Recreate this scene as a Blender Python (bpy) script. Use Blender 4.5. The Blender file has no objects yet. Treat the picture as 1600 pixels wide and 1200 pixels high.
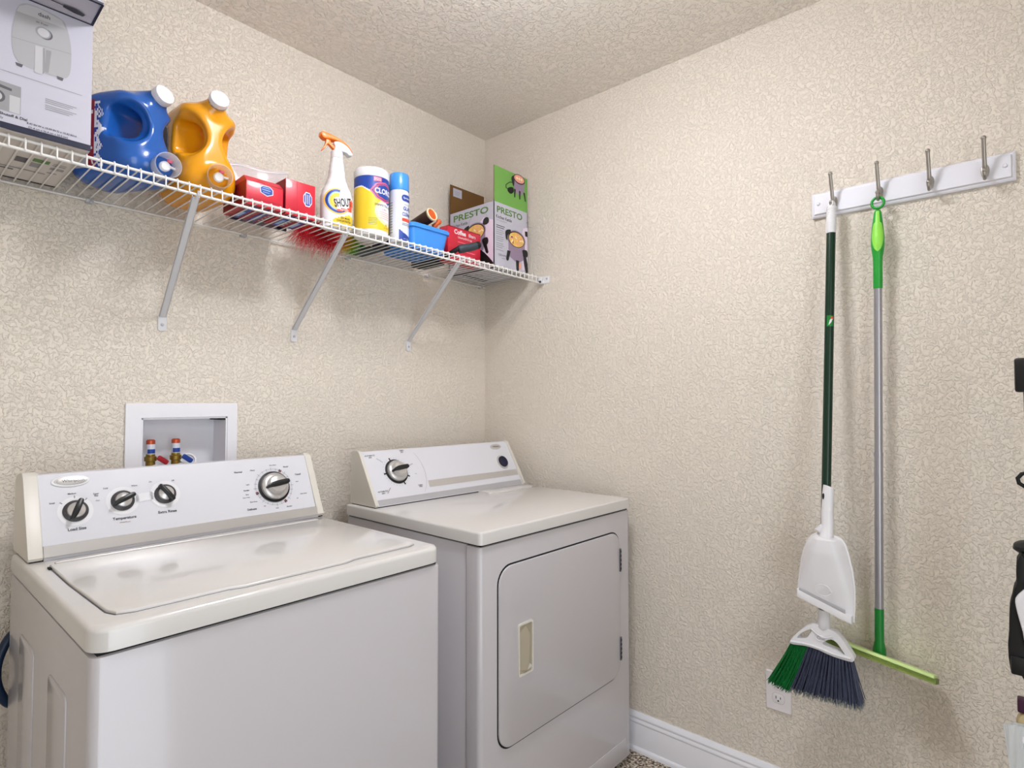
import bpy, bmesh, math, random
import numpy as np
from mathutils import Vector, Matrix
random.seed(7)
PI = math.pi
R = math.radians
COL = bpy.context.scene.collection

# ------------------------------------------------------------------ camera, world, light, exposure
sc = bpy.context.scene
cam_d = bpy.data.cameras.new('camera')
cam = bpy.data.objects.new('camera', cam_d)
COL.objects.link(cam)
yaw, pitch, roll, fpx = 0.7236, 0.0312, -0.0010, 903.8
F = Vector((math.cos(pitch)*math.cos(yaw), math.cos(pitch)*math.sin(yaw), math.sin(pitch)))
Rt = Vector((math.sin(yaw), -math.cos(yaw), 0))
Up = Rt.cross(F)
R2 = Rt*math.cos(roll) + Up*math.sin(roll)
U2 = -Rt*math.sin(roll) + Up*math.cos(roll)
cm = Matrix.Identity(4)
for i in range(3):
    cm[i][0], cm[i][1], cm[i][2] = R2[i], U2[i], -F[i]
cm.translation = Vector((-1.8797, -1.8235, 1.2424))
cam.matrix_world = cm
cam_d.sensor_fit = 'HORIZONTAL'
cam_d.sensor_width = 36.0
cam_d.lens = 36.0*fpx/1600.0
cam_d.clip_start = 0.02
sc.camera = cam

world = bpy.data.worlds.new('world')
sc.world = world
world.use_nodes = True
bg = world.node_tree.nodes['Background']
bg.inputs[0].default_value = (0.86, 0.93, 1.0, 1)
bg.inputs[1].default_value = 1.0

def area_light(name, loc, rot, sx, sy, power, color):
    d = bpy.data.lights.new(name, 'AREA')
    d.shape = 'RECTANGLE'; d.size = sx; d.size_y = sy; d.energy = power; d.color = color
    o = bpy.data.objects.new(name, d); COL.objects.link(o)
    o.location = loc; o.rotation_euler = rot
    return o
# fill light added in the unseen doorway behind the camera, tinted like daylight
area_light('doorway_daylight', (-1.80, -2.90, 1.10), (R(90), 0, 0), 1.15, 2.0, 19, (0.86, 0.93, 1.0))
LAMP_POS = Vector((-.98, -1.06, 2.36))
LAMP_EMIT = 64.0

sc.view_settings.view_transform = 'Standard'
sc.view_settings.look = 'None'
sc.view_settings.gamma = 1.0
sc.view_settings.use_curve_mapping = False
sc.view_settings.exposure = 0.17
try:
    sc.cycles.use_denoising = True
    sc.cycles.max_bounces = 8
    sc.cycles.diffuse_bounces = 5
    sc.cycles.transparent_max_bounces = 12
except Exception:
    pass

# ------------------------------------------------------------------ materials
def lin(c):
    if isinstance(c, str):
        c = c.lstrip('#'); c = [int(c[i:i+2], 16)/255 for i in (0, 2, 4)]
    return tuple((v/12.92 if v <= .04045 else ((v+.055)/1.055)**2.4) for v in c) + (1,)

def mat(name, color, rough=.5, metal=0, bump=0, bscale=200, trans=0, alpha=1, coat=0, var=0.03, spec=.5, vscale=6, ior=1.45):
    m = bpy.data.materials.new(name); m.use_nodes = True
    nt = m.node_tree; b = nt.nodes['Principled BSDF']
    c = lin(color)
    b.inputs['Roughness'].default_value = rough
    b.inputs['Metallic'].default_value = metal
    b.inputs['Specular IOR Level'].default_value = spec
    b.inputs['IOR'].default_value = ior
    if trans: b.inputs['Transmission Weight'].default_value = trans
    if alpha < 1: b.inputs['Alpha'].default_value = alpha
    if coat: b.inputs['Coat Weight'].default_value = coat; b.inputs['Coat Roughness'].default_value = .05
    tc = nt.nodes.new('ShaderNodeTexCoord')
    n = nt.nodes.new('ShaderNodeTexNoise'); n.inputs['Scale'].default_value = vscale; n.inputs['Detail'].default_value = 2
    nt.links.new(tc.outputs['Object'], n.inputs['Vector'])
    mx = nt.nodes.new('ShaderNodeMix'); mx.data_type = 'RGBA'
    mx.inputs['A'].default_value = tuple(v*(1-var) for v in c[:3])+(1,)
    mx.inputs['B'].default_value = tuple(min(1, v*(1+var)) for v in c[:3])+(1,)
    nt.links.new(n.outputs['Fac'], mx.inputs['Factor'])
    nt.links.new(mx.outputs['Result'], b.inputs['Base Color'])
    if bump:
        n2 = nt.nodes.new('ShaderNodeTexNoise'); n2.inputs['Scale'].default_value = bscale
        nt.links.new(tc.outputs['Object'], n2.inputs['Vector'])
        bp = nt.nodes.new('ShaderNodeBump'); bp.inputs['Strength'].default_value = bump; bp.inputs['Distance'].default_value = .001
        nt.links.new(n2.outputs['Fac'], bp.inputs['Height']); nt.links.new(bp.outputs['Normal'], b.inputs['Normal'])
    return m

def plaster(name, color, scale, dist, strength=1.0, lo=.46, hi=.60):
    """knock-down plaster: islands of raised skim with soft edges"""
    m = bpy.data.materials.new(name); m.use_nodes = True
    nt = m.node_tree; b = nt.nodes['Principled BSDF']
    b.inputs['Base Color'].default_value = lin(color)
    b.inputs['Roughness'].default_value = .62
    b.inputs['Specular IOR Level'].default_value = .3
    tc = nt.nodes.new('ShaderNodeTexCoord')
    n = nt.nodes.new('ShaderNodeTexNoise'); n.inputs['Scale'].default_value = scale; n.inputs['Detail'].default_value = 3.0
    n.inputs['Roughness'].default_value = .55; n.inputs['Distortion'].default_value = .6
    nt.links.new(tc.outputs['Object'], n.inputs['Vector'])
    mr = nt.nodes.new('ShaderNodeMapRange'); mr.interpolation_type = 'SMOOTHSTEP'
    mr.inputs['From Min'].default_value = lo; mr.inputs['From Max'].default_value = hi
    nt.links.new(n.outputs['Fac'], mr.inputs['Value'])
    n2 = nt.nodes.new('ShaderNodeTexNoise'); n2.inputs['Scale'].default_value = scale*3.1; n2.inputs['Detail'].default_value = 2
    nt.links.new(tc.outputs['Object'], n2.inputs['Vector'])
    ad = nt.nodes.new('ShaderNodeMath'); ad.operation = 'MULTIPLY_ADD'
    nt.links.new(n2.outputs['Fac'], ad.inputs[0]); ad.inputs[1].default_value = .35
    nt.links.new(mr.outputs['Result'], ad.inputs[2])
    bp = nt.nodes.new('ShaderNodeBump'); bp.inputs['Strength'].default_value = strength; bp.inputs['Distance'].default_value = dist
    nt.links.new(ad.outputs[0], bp.inputs['Height']); nt.links.new(bp.outputs['Normal'], b.inputs['Normal'])
    return m

def carpet(name):
    m = bpy.data.materials.new(name); m.use_nodes = True
    nt = m.node_tree; b = nt.nodes['Principled BSDF']; b.inputs['Roughness'].default_value = .95
    tc = nt.nodes.new('ShaderNodeTexCoord')
    n = nt.nodes.new('ShaderNodeTexNoise'); n.inputs['Scale'].default_value = 110; n.inputs['Detail'].default_value = 3
    nt.links.new(tc.outputs['Object'], n.inputs['Vector'])
    cr = nt.nodes.new('ShaderNodeValToRGB'); e = cr.color_ramp.elements
    e[0].position = .36; e[0].color = lin('#3a2f2a'); e[1].position = .62; e[1].color = lin('#d8cfc0')
    k = e.new(.5); k.color = lin('#9a8a78')
    nt.links.new(n.outputs['Fac'], cr.inputs['Fac']); nt.links.new(cr.outputs['Color'], b.inputs['Base Color'])
    bp = nt.nodes.new('ShaderNodeBump'); bp.inputs['Distance'].default_value = .006
    nt.links.new(n.outputs['Fac'], bp.inputs['Height']); nt.links.new(bp.outputs['Normal'], b.inputs['Normal'])
    return m

def emitter(name, color, power):
    m = bpy.data.materials.new(name); m.use_nodes = True
    b = m.node_tree.nodes['Principled BSDF']
    b.inputs['Base Color'].default_value = lin(color)
    b.inputs['Emission Color'].default_value = lin(color); b.inputs['Emission Strength'].default_value = power
    return m

M = dict(
    wall=plaster('cream_wall_plaster', '#e1d8cb', 108, .0016),
    ceil=plaster('ceiling_plaster', '#f2ebe1', 78, .0027),
    carpet=carpet('speckled_carpet'),
    trim=mat('white_trim_paint', '#e8e8ee', .35, var=.01),
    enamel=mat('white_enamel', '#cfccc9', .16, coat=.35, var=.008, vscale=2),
    enamel_side=mat('white_enamel_body', '#bcb8bb', .22, coat=.4, var=.01, vscale=2),  # same white enamel, darkened to paint in the dimmer light on the bodies
    panel=mat('console_white', '#d4d4da', .28, var=.005),
    endcap=mat('cream_plastic', '#d6d1c8', .35, var=.01),
    skirt=mat('dark_grey_skirt', '#3b393c', .4),
    tan=mat('tan_plastic', '#a89e8a', .4, var=.01),  # cream plastic darkened to paint shade into the dryer handle recess
    silver=mat('silver_trim', '#c9c6c4', .3, .55, var=.02),
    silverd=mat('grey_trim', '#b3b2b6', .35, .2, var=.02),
    chrome=mat('chrome', '#e0e0e0', .15, 1.0, var=.02),
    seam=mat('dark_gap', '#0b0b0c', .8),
    black=mat('black_plastic', '#131416', .35, var=.1),
    blackm=mat('black_matte', '#0a0a0b', .6, var=.1),
    ink=mat('black_print', '#2a2a2c', .6),
    ink2=mat('grey_print', '#8f9094', .6),
    inkred=mat('dark_red_print', '#7a2226', .6),
    white=mat('white_plastic', '#e0dfe2', .3, var=.01),
    whitem=mat('white_paint_matte', '#e6e5ea', .5, var=.01),
    wire=mat('white_vinyl_wire', '#e2e0dd', .35, var=.01),
    brace=mat('white_steel_strip', '#d4d4d8', .35, var=.01),
    cardw=mat('white_card_print', '#b7b5c1', .5, var=.01),
    cardg=mat('grey_card', '#cfc9c4', .7, var=.02),
    cardb=mat('brown_cardboard', '#6b4a22', .8, var=.06, bump=.2),
    navy=mat('navy_print', '#0d1230', .5, var=.05),
    fry1=mat('print_light_grey', '#a3a2a4', .5, var=.02),
    fry2=mat('print_mid_grey', '#8f8e90', .5, var=.02),
    fry3=mat('print_pale_grey', '#b6b5b8', .5, var=.01),
    fry4=mat('print_dark_grey', '#56545a', .5, var=.02),
    jblue=mat('blue_bottle_plastic', '#1d56a4', .22, coat=.3, var=.03),
    jyel=mat('yellow_bottle_plastic', '#dc940e', .22, coat=.3, var=.03),
    clear=mat('clear_cup_plastic', '#f4f6fa', .2, trans=.4, alpha=.62, var=.01, ior=1.2),
    clearo=mat('clear_amber_cup', '#f6e6cc', .2, trans=.4, alpha=.62, var=.01, ior=1.2),
    bag=mat('clear_bag_film', '#e9e2ea', .15, trans=.3, alpha=.38, var=.02),
    red=mat('red_card', '#be1c32', .38, coat=.2, var=.03),
    dred=mat('dark_red_card', '#8d1426', .45, var=.05),
    bblue=mat('blue_print', '#1c3f94', .45, var=.03),
    lblue=mat('pale_blue_print', '#8fb0d8', .45, var=.03),
    yellow=mat('yellow_print', '#e2c02c', .45, var=.03),
    amber=mat('amber_print', '#f0bd4a', .45, var=.03),
    orange=mat('orange_plastic', '#ef7a1c', .3, var=.03),
    tomato=mat('orange_red_print', '#e2492b', .45, var=.03),
    pink=mat('pink_print', '#e86a86', .45),
    aero=mat('light_blue_cap', '#3f8edd', .3, coat=.2, var=.02),
    canw=mat('can_white_metal', '#d2d5e0', .3, coat=.4, var=.01),
    bin=mat('blue_bin_plastic', '#3f8fe8', .35, var=.02),
    bind=mat('blue_bin_base', '#1d5d9c', .5, var=.03),
    slate=mat('dark_slate', '#3c4a4e', .6, var=.05),
    handle=mat('dark_grey_rubber', '#2f3a42', .5, var=.05),
    umber=mat('dark_brown_sleeve', '#3c2416', .5, var=.1),
    cream=mat('cream_rim', '#ead9b0', .4),
    rust=mat('orange_inner', '#c8551c', .5),
    green=mat('kettle_green', '#6ba04a', .5, var=.02),
    dgreen=mat('logo_green', '#4f7a35', .5),
    mauve=mat('kettle_mauve', '#8e7c92', .5, var=.05),
    lilac=mat('pale_lilac_print', '#dccbdc', .5),
    pasta=mat('pasta_print', '#dfb064', .6, var=.3, vscale=150),
    salmon=mat('salmon_print', '#e39a86', .5),
    gd=mat('dark_green_pole', '#022a18', .3, coat=.05, var=.05),
    gb=mat('green_bristle', '#0c6b30', .6, var=.25, vscale=80),
    nb=mat('navy_bristle', '#464b60', .6, var=.25, vscale=80),
    nbt=mat('pale_bristle_tip', '#8f938f', .7, var=.2, vscale=80),
    gmid=mat('green_grip', '#1f9a35', .35, var=.03),
    glime=mat('lime_grip', '#8edb4e', .4, var=.02),
    gdark=mat('dark_green_sleeve', '#0d7a2c', .35, var=.03),
    lime=mat('lime_blade', '#cfe89c', .4, var=.02),
    limed=mat('lime_rubber', '#7d9142', .6, var=.05),
    alu=mat('satin_aluminium', '#a9a8ae', .32, .7, var=.02),
    nickel=mat('satin_nickel', '#a8a39c', .3, .9, var=.03),
    boardw=mat('white_board_paint', '#e2e2ea', .4, var=.01),
    brass=mat('brass', '#a08540', .3, .9, var=.1),
    copper=mat('copper_band', '#c65a3c', .35, .6, var=.1),
    valred=mat('red_valve_plastic', '#a01626', .4),
    valblue=mat('blue_valve_plastic', '#1c3f96', .4),
    duo=mat('outlet_white', '#e4e0e2', .35, var=.01),
    hose=mat('navy_rubber', '#0f2540', .45, var=.05),
    film=mat('clear_package_film', '#dfe4e6', .2, alpha=.75, var=.05),
    beige=mat('beige_cloth', '#b3a27a', .8, var=.08),
    plum=mat('plum_plastic', '#3a1430', .5),
    fred=mat('red_fibre', '#d0182e', .7, var=.25, vscale=60),
    fyel=mat('yellow_fibre', '#d8b21c', .7, var=.2, vscale=60),
    fgrn=mat('green_fibre', '#6fb41e', .7, var=.2, vscale=60),
    lamp=emitter('lamp_glass', '#f6f8ff', LAMP_EMIT),
)

# ------------------------------------------------------------------ builders
def thing(name, label, cat, loc=(0, 0, 0), rz=0, group=None):
    o = bpy.data.objects.new(name, None); COL.objects.link(o)
    o.empty_display_size = .05
    o.location = loc; o.rotation_euler = (0, 0, rz)
    o['label'] = label; o['category'] = cat
    if group: o['group'] = group
    return o

class B:
    """collects geometry and links it as one mesh object"""
    def __init__(s):
        s.v = []; s.f = []; s.m = []; s.mats = []; s.xf = None
    def mi(s, m):
        if isinstance(m, str): m = M[m]
        if m not in s.mats: s.mats.append(m)
        return s.mats.index(m)
    def add(s, vs, fs, m, X=None):
        k = len(s.v); i = s.mi(m)
        for p in vs:
            p = Vector(p)
            s.v.append(X @ p if X else p)
        for f in fs:
            s.f.append([k+j for j in f]); s.m.append(i)
        return s
    def addbm(s, bm, m, X=None):
        bm.verts.index_update()
        s.add([v.co.copy() for v in bm.verts], [[v.index for v in f.verts] for f in bm.faces], m, X)
        bm.free(); return s
    def box(s, a, b, m, bev=0, seg=2, X=None):
        a = Vector(a); b = Vector(b)
        bm = bmesh.new(); bmesh.ops.create_cube(bm, size=1)
        d = b-a; c = (a+b)/2
        for v in bm.verts: v.co = Vector((v.co.x*d.x, v.co.y*d.y, v.co.z*d.z)) + c
        if bev: bmesh.ops.bevel(bm, geom=bm.edges[:], offset=bev, segments=seg, affect='EDGES', profile=.5)
        return s.addbm(bm, m, X)
    def prism(s, pts, o, ux, uy, t, m, bev=0, seg=2, mside=None):
        """polygon pts (2D) in plane o+ux*a+uy*b, extruded by t along ux x uy"""
        ux = Vector(ux); uy = Vector(uy); n = ux.cross(uy).normalized(); o = Vector(o)
        bm = bmesh.new()
        lo = [bm.verts.new(o+ux*a+uy*b) for a, b in pts]
        hi = [bm.verts.new(o+ux*a+uy*b+n*t) for a, b in pts]
        k = len(pts)
        f1 = bm.faces.new(hi); bm.faces.new(lo[::-1])
        for i in range(k): bm.faces.new([lo[i], lo[(i+1) % k], hi[(i+1) % k], hi[i]])
        bmesh.ops.recalc_face_normals(bm, faces=bm.faces[:])
        if bev:
            bmesh.ops.bevel(bm, geom=[e for e in f1.edges], offset=bev, segments=seg, affect='EDGES', profile=.5)
        bmesh.ops.triangulate(bm, faces=[f for f in bm.faces if len(f.verts) > 4])
        return s.addbm(bm, m)
    def ring(s, outer, inner, o, ux, uy, t, m):
        """same-count outer and inner loops -> frame with thickness"""
        ux = Vector(ux); uy = Vector(uy); n = ux.cross(uy).normalized(); o = Vector(o); k = len(outer)
        P = lambda q, h: o+ux*q[0]+uy*q[1]+n*h
        vs = [P(q, 0) for q in outer]+[P(q, 0) for q in inner]+[P(q, t) for q in outer]+[P(q, t) for q in inner]
        fs = []
        for i in range(k):
            j = (i+1) % k
            fs += [[2*k+i, 2*k+j, 3*k+j, 3*k+i], [i, k+i, k+j, j], [i, j, 2*k+j, 2*k+i], [k+i, 3*k+i, 3*k+j, k+j]]
        return s.add(vs, fs, m)
    def tube(s, pts, r, m, n=10, closed=False, rs=None, flat=None):
        pts = [Vector(p) for p in pts]; k = len(pts)
        vs = []; fs = []; up = None
        for i, p in enumerate(pts):
            if closed: t = (pts[(i+1) % k]-pts[i-1]).normalized()
            else: t = (pts[min(i+1, k-1)]-pts[max(i-1, 0)]).normalized()
            if up is None:
                up = Vector((0, 0, 1)) if abs(t.z) < .9 else Vector((1, 0, 0))
            a = t.cross(up).normalized(); up = a.cross(t).normalized()
            rr = rs[i] if rs else r
            ra, rb = (rr, rr) if flat is None else (rr*flat[0], rr*flat[1])
            for j in range(n):
                w = 2*PI*j/n
                vs.append(p + a*math.cos(w)*ra + up*math.sin(w)*rb)
        for i in range(k if closed else k-1):
            i2 = (i+1) % k
            for j in range(n):
                j2 = (j+1) % n
                fs.append([i*n+j, i*n+j2, i2*n+j2, i2*n+j])
        if not closed:
            fs.append(list(range(n))[::-1]); fs.append([(k-1)*n+j for j in range(n)])
        return s.add(vs, fs, m)
    def lathe(s, prof, m, o=(0, 0, 0), axis=(0, 0, 1), n=32, sx=1, sy=1, mats=None):
        """prof: [(r, h)...] around axis through o. mats: optional material per profile span"""
        ax = Vector(axis).normalized(); o = Vector(o)
        h = Vector((1, 0, 0)) if abs(ax.x) < .9 else Vector((0, 1, 0))
        e1 = (h - ax*h.dot(ax)).normalized(); e2 = ax.cross(e1)
        vs = []
        for r, z in prof:
            for j in range(n):
                w = 2*PI*j/n
                vs.append(o + ax*z + e1*math.cos(w)*r*sx + e2*math.sin(w)*r*sy)
        k = len(prof)
        for i in range(k-1):
            fs = []
            for j in range(n):
                j2 = (j+1) % n
                fs.append([i*n+j, i*n+j2, (i+1)*n+j2, (i+1)*n+j])
            if i == 0 and prof[0][0] > 1e-6: fs.append(list(range(n))[::-1])
            if i == k-2 and prof[-1][0] > 1e-6: fs.append([(k-1)*n+j for j in range(n)])
            base = [vs[q] for q in range(i*n, (i+2)*n)]
            fs2 = [[q-i*n for q in f] for f in fs]
            s.add(base, fs2, mats[i] if mats else m)
        return s
    def text(s, body, size, o, ux, uy, m, align='CENTER', off=.0004, sx=1.0, bold=0, warp=None):
        cu = bpy.data.curves.new('lettering', 'FONT'); cu.body = body; cu.size = size
        cu.align_x = align; cu.align_y = 'CENTER'; cu.resolution_u = 3
        cu.offset = bold*size
        ob = bpy.data.objects.new('lettering', cu); COL.objects.link(ob)
        bpy.context.view_layer.update()
        me = bpy.data.meshes.new_from_object(ob.evaluated_get(bpy.context.evaluated_depsgraph_get()))
        vs = [v.co.copy() for v in me.vertices]; fs = [list(p.vertices) for p in me.polygons]
        bpy.data.objects.remove(ob); bpy.data.meshes.remove(me); bpy.data.curves.remove(cu)
        if warp:
            return s.add([warp(v.x*sx, v.y) for v in vs], fs, m)
        ux = Vector(ux).normalized(); uy = Vector(uy).normalized(); n = ux.cross(uy); o = Vector(o)
        return s.add([o+ux*v.x*sx+uy*v.y+n*off for v in vs], fs, m)
    def flat(s, pts, o, ux, uy, m, off=.0003):
        ux = Vector(ux).normalized(); uy = Vector(uy).normalized(); n = ux.cross(uy); o = Vector(o)
        bm = bmesh.new()
        f = bm.faces.new([bm.verts.new(o+ux*a+uy*b+n*off) for a, b in pts])
        f.normal_update()
        if f.normal.dot(n) < 0: f.normal_flip()
        bmesh.ops.triangulate(bm, faces=bm.faces[:])
        return s.addbm(bm, m)
    def grid(s, nu, nv, fn, mfn, closed_u=False):
        vs = [fn(i/nu, j/nv) for j in range(nv+1) for i in range(nu+1)]
        by = {}
        for j in range(nv):
            for i in range(nu):
                mm = mfn((i+.5)/nu, (j+.5)/nv)
                if mm is None: continue
                a = j*(nu+1)+i
                by.setdefault(mm, []).append([a, a+1, a+nu+2, a+nu+1])
        k = len(s.v); s.v += [Vector(p) for p in vs]
        for mm, fs in by.items():
            i = s.mi(mm)
            for f in fs: s.f.append([k+j for j in f]); s.m.append(i)
        return s
    def build(s, name, parent=None, angle=35, bev=0, weld=True, local=False, recalc=True):
        me = bpy.data.meshes.new(name)
        off = Vector((0, 0, 0))
        if parent is not None and not local:
            r = parent
            while r.parent: r = r.parent
            off = Vector(r.location)
        if s.xf: s.v = [s.xf(v) for v in s.v]
        me.from_pydata([tuple(v-off) for v in s.v], [], s.f)
        for m in s.mats: me.materials.append(m)
        me.polygons.foreach_set('material_index', s.m)
        if weld:
            bm = bmesh.new(); bm.from_mesh(me)
            bmesh.ops.remove_doubles(bm, verts=bm.verts[:], dist=1e-5)
            if recalc: bmesh.ops.recalc_face_normals(bm, faces=bm.faces[:])
            bm.to_mesh(me); bm.free()
        me.polygons.foreach_set('use_smooth', [True]*len(me.polygons))
        me.set_sharp_from_angle(angle=R(angle))
        me.update()
        o = bpy.data.objects.new(name, me); COL.objects.link(o)
        if parent is not None: o.parent = parent
        if bev:
            md = o.modifiers.new('bevel', 'BEVEL'); md.width = bev; md.segments = 2; md.limit_method = 'ANGLE'; md.angle_limit = R(40)
        return o

def tag(o, label, cat, group=None):
    o['label'] = label; o['category'] = cat
    if group: o['group'] = group
    return o
def struct(o):
    o['kind'] = 'structure'; o['label'] = o.get('label', o.name.replace('_', ' ')); return o

def rrect(x0, y0, x1, y1, r, n=6):
    if not isinstance(r, (list, tuple)): r = [r]*4
    pts = []
    for (cx, cy, a, rr) in ((x1, y0, -90, r[0]), (x1, y1, 0, r[1]), (x0, y1, 90, r[2]), (x0, y0, 180, r[3])):
        sx = -1 if cx == x1 else 1; sy = -1 if cy == y1 else 1
        ox, oy = cx+sx*rr, cy+sy*rr
        for k in range(n+1):
            w = R(a+90*k/n); pts.append((ox+rr*math.cos(w), oy+rr*math.sin(w)))
    return pts
def ell(cx, cy, rx, ry, n=28, a0=0, a1=360):
    return [(cx+rx*math.cos(R(a0+(a1-a0)*k/n)), cy+ry*math.sin(R(a0+(a1-a0)*k/n))) for k in range(n if a1-a0 >= 360 else n+1)]
def catmull(pts, n=6, closed=False):
    pts = [Vector(p) for p in pts]; k = len(pts); out = []
    g = lambda i: pts[i % k] if closed else pts[max(0, min(k-1, i))]
    for i in range(k if closed else k-1):
        p0, p1, p2, p3 = g(i-1), g(i), g(i+1), g(i+2)
        for j in range(n):
            t = j/n
            out.append(.5*((2*p1)+(p2-p0)*t+(2*p0-5*p1+4*p2-p3)*t*t+(3*p1-p0-3*p2+p3)*t**3))
    if not closed: out.append(pts[-1])
    return out
def smooth2(pts, n=4):
    return [(p.x, p.y) for p in catmull([Vector((a, b, 0)) for a, b in pts], n, True)]

# signed-distance modelling for the moulded bottles
def snets(f, lo, hi, h):
    xs = [np.arange(lo[i], hi[i]+h, h) for i in range(3)]
    X, Y, Z = np.meshgrid(*xs, indexing='ij')
    V = f(X, Y, Z); S = V < 0
    nx, ny, nz = [len(a)-1 for a in xs]
    acc = np.zeros((nx, ny, nz, 3)); cnt = np.zeros((nx, ny, nz))
    P = np.stack([X, Y, Z], -1)
    for ax in range(3):
        o1, o2 = [a for a in range(3) if a != ax]
        for d1 in (0, 1):
            for d2 in (0, 1):
                sa = [slice(None)]*3; sa[ax] = slice(0, -1); sa[o1] = slice(d1, (-1 if d1 == 0 else None)); sa[o2] = slice(d2, (-1 if d2 == 0 else None))
                sb = list(sa); sb[ax] = slice(1, None); sa = tuple(sa); sb = tuple(sb)
                a, b = V[sa], V[sb]; c = (S[sa] != S[sb])
                t = np.where(c, a/np.where(c, a-b, 1), 0)
                q = P[sa] + (P[sb]-P[sa])*t[..., None]
                acc += np.where(c[..., None], q, 0); cnt += c
    on = cnt > 0
    idx = -np.ones((nx, ny, nz), int); idx[on] = np.arange(on.sum())
    verts = acc[on]/cnt[on][:, None]
    for _ in range(3):
        e = h*.25
        ff = lambda q: f(q[:, 0], q[:, 1], q[:, 2])
        g = np.stack([ff(verts+np.eye(3)[i]*e)-ff(verts-np.eye(3)[i]*e) for i in range(3)], -1)/(2*e)
        d = ff(verts); n2 = (g**2).sum(1)+1e-6
        gl = np.sqrt(n2)[:, None]; verts = verts - g/gl*np.clip(d/gl[:, 0], -h*.5, h*.5)[:, None]
    faces = []
    for ax in range(3):
        o1, o2 = [(1, 2), (2, 0), (0, 1)][ax]
        sa = [slice(1, -1)]*3; sb = [slice(1, -1)]*3
        sa[ax] = slice(0, -1); sb[ax] = slice(1, None)
        A, Bv = S[tuple(sa)], S[tuple(sb)]
        for I in np.argwhere(A != Bv):
            c = I.copy(); c[o1] += 1; c[o2] += 1
            q = []
            for d1, d2 in ((0, 0), (1, 0), (1, 1), (0, 1)):
                k = c.copy(); k[o1] -= d1; k[o2] -= d2
                q.append(idx[tuple(k)])
            if min(q) < 0: continue
            if not A[tuple(I)]: q = q[::-1]
            faces.append([int(z) for z in q])
    return verts, faces
def smin(a, b, k): h = np.clip(.5+.5*(b-a)/k, 0, 1); return b*(1-h)+a*h-k*h*(1-h)
def smax(a, b, k): return -smin(-a, -b, k)
def sd_box(X, Y, Z, c, hs, r):
    qx, qy, qz = abs(X-c[0])-hs[0]+r, abs(Y-c[1])-hs[1]+r, abs(Z-c[2])-hs[2]+r
    return np.sqrt(np.maximum(qx, 0)**2+np.maximum(qy, 0)**2+np.maximum(qz, 0)**2)+np.minimum(np.maximum(qx, np.maximum(qy, qz)), 0)-r
def sd_cap(X, Y, Z, a, b, ra, rb=None):
    rb = ra if rb is None else rb
    a = np.array(a, float); b = np.array(b, float); d = b-a
    t = np.clip(((X-a[0])*d[0]+(Y-a[1])*d[1]+(Z-a[2])*d[2])/(d@d), 0, 1)
    return np.sqrt((X-a[0]-d[0]*t)**2+(Y-a[1]-d[1]*t)**2+(Z-a[2]-d[2]*t)**2)-(ra+(rb-ra)*t)
def sd_ell(X, Y, Z, c, r):
    k = np.sqrt(((X-c[0])/r[0])**2+((Y-c[1])/r[1])**2+((Z-c[2])/r[2])**2)
    return (k-1)*min(r)

# ------------------------------------------------------------------ the room
XL, YF, H = -2.60, -2.75, 2.44
X3, Y3, Z3 = (1, 0, 0), (0, 1, 0), (0, 0, 1)
NY = (0, -1, 0)
struct(B().box((XL-.1, YF-.6, -.1), (.1, .1, 0), 'carpet').build('floor'))
struct(B().box((XL-.1, YF-.1, H), (.1, .1, H+.1), 'ceil').build('ceiling'))
struct(B().box((0, YF-.1, 0), (.1, .1, H), 'wall').build('wall_right'))
struct(B().box((XL-.1, YF-.1, 0), (XL, 0, H), 'wall').build('wall_left'))
OX0, OX1, OZ0, OZ1 = -1.360, -1.131, 1.000, 1.199     # opening of the laundry outlet box
b = B()
b.box((XL-.1, 0, 0), (OX0, .12, H), 'wall').box((OX1, 0, 0), (0, .12, H), 'wall')
b.box((OX0, 0, 0), (OX1, .12, OZ0), 'wall').box((OX0, 0, OZ1), (OX1, .12, H), 'wall')
struct(b.build('wall_back'))
b = B()   # unseen front wall; its doorway is made to let the fill light in
b.box((XL, YF-.1, 0), (-2.40, YF, H), 'wall').box((-1.20, YF-.1, 0), (0, YF, H), 'wall').box((-2.40, YF-.1, 2.12), (-1.20, YF, H), 'wall')
struct(b.build('wall_front'))

base_prof = [(0, 0), (.020, 0), (.020, .010), (.017, .016), (.0135, .018), (.0135, .094), (.0125, .097), (.0145, .099), (.0145, .106), (.011, .110),
             (.0105, .1135), (.0125, .116), (.0115, .121), (.006, .129), (.004, .1335), (0, .1335)]
def baseboard(name, o, ux, length):
    ux = Vector(ux)
    d = {'baseboard_right': (-1, 0, 0), 'baseboard_back': (0, -1, 0), 'baseboard_left': (1, 0, 0)}[name]
    b = B()
    b.prism(base_prof, o, d, Z3, length, 'trim')
    return struct(b.build(name, angle=50))
baseboard('baseboard_right', (0, YF, 0), NY, -YF)             # extrudes along d x z
baseboard('baseboard_back', (-.021, 0, 0), X3, -XL-.042)
baseboard('baseboard_left', (XL, 0, 0), Y3, -YF)

# ceiling lamp (just above the top of the picture)
t = thing('ceiling_light', 'round flush ceiling light with a frosted dome above the appliances', 'ceiling light', (LAMP_POS.x, LAMP_POS.y, H))
B().lathe([(.001, 0), (.070, 0), (.070, -.022), (.062, -.030), (.001, -.030)], 'nickel', (LAMP_POS.x, LAMP_POS.y, H), Z3, 40).build('base_ring', t)
B().lathe([(.050, -.030), (.110, -.034), (.140, -.044), (.146, -.056), (.138, -.074), (.110, -.094), (.065, -.108), (.001, -.113)], 'lamp', (LAMP_POS.x, LAMP_POS.y, H), Z3, 48).build('glass_dome', t)

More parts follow.
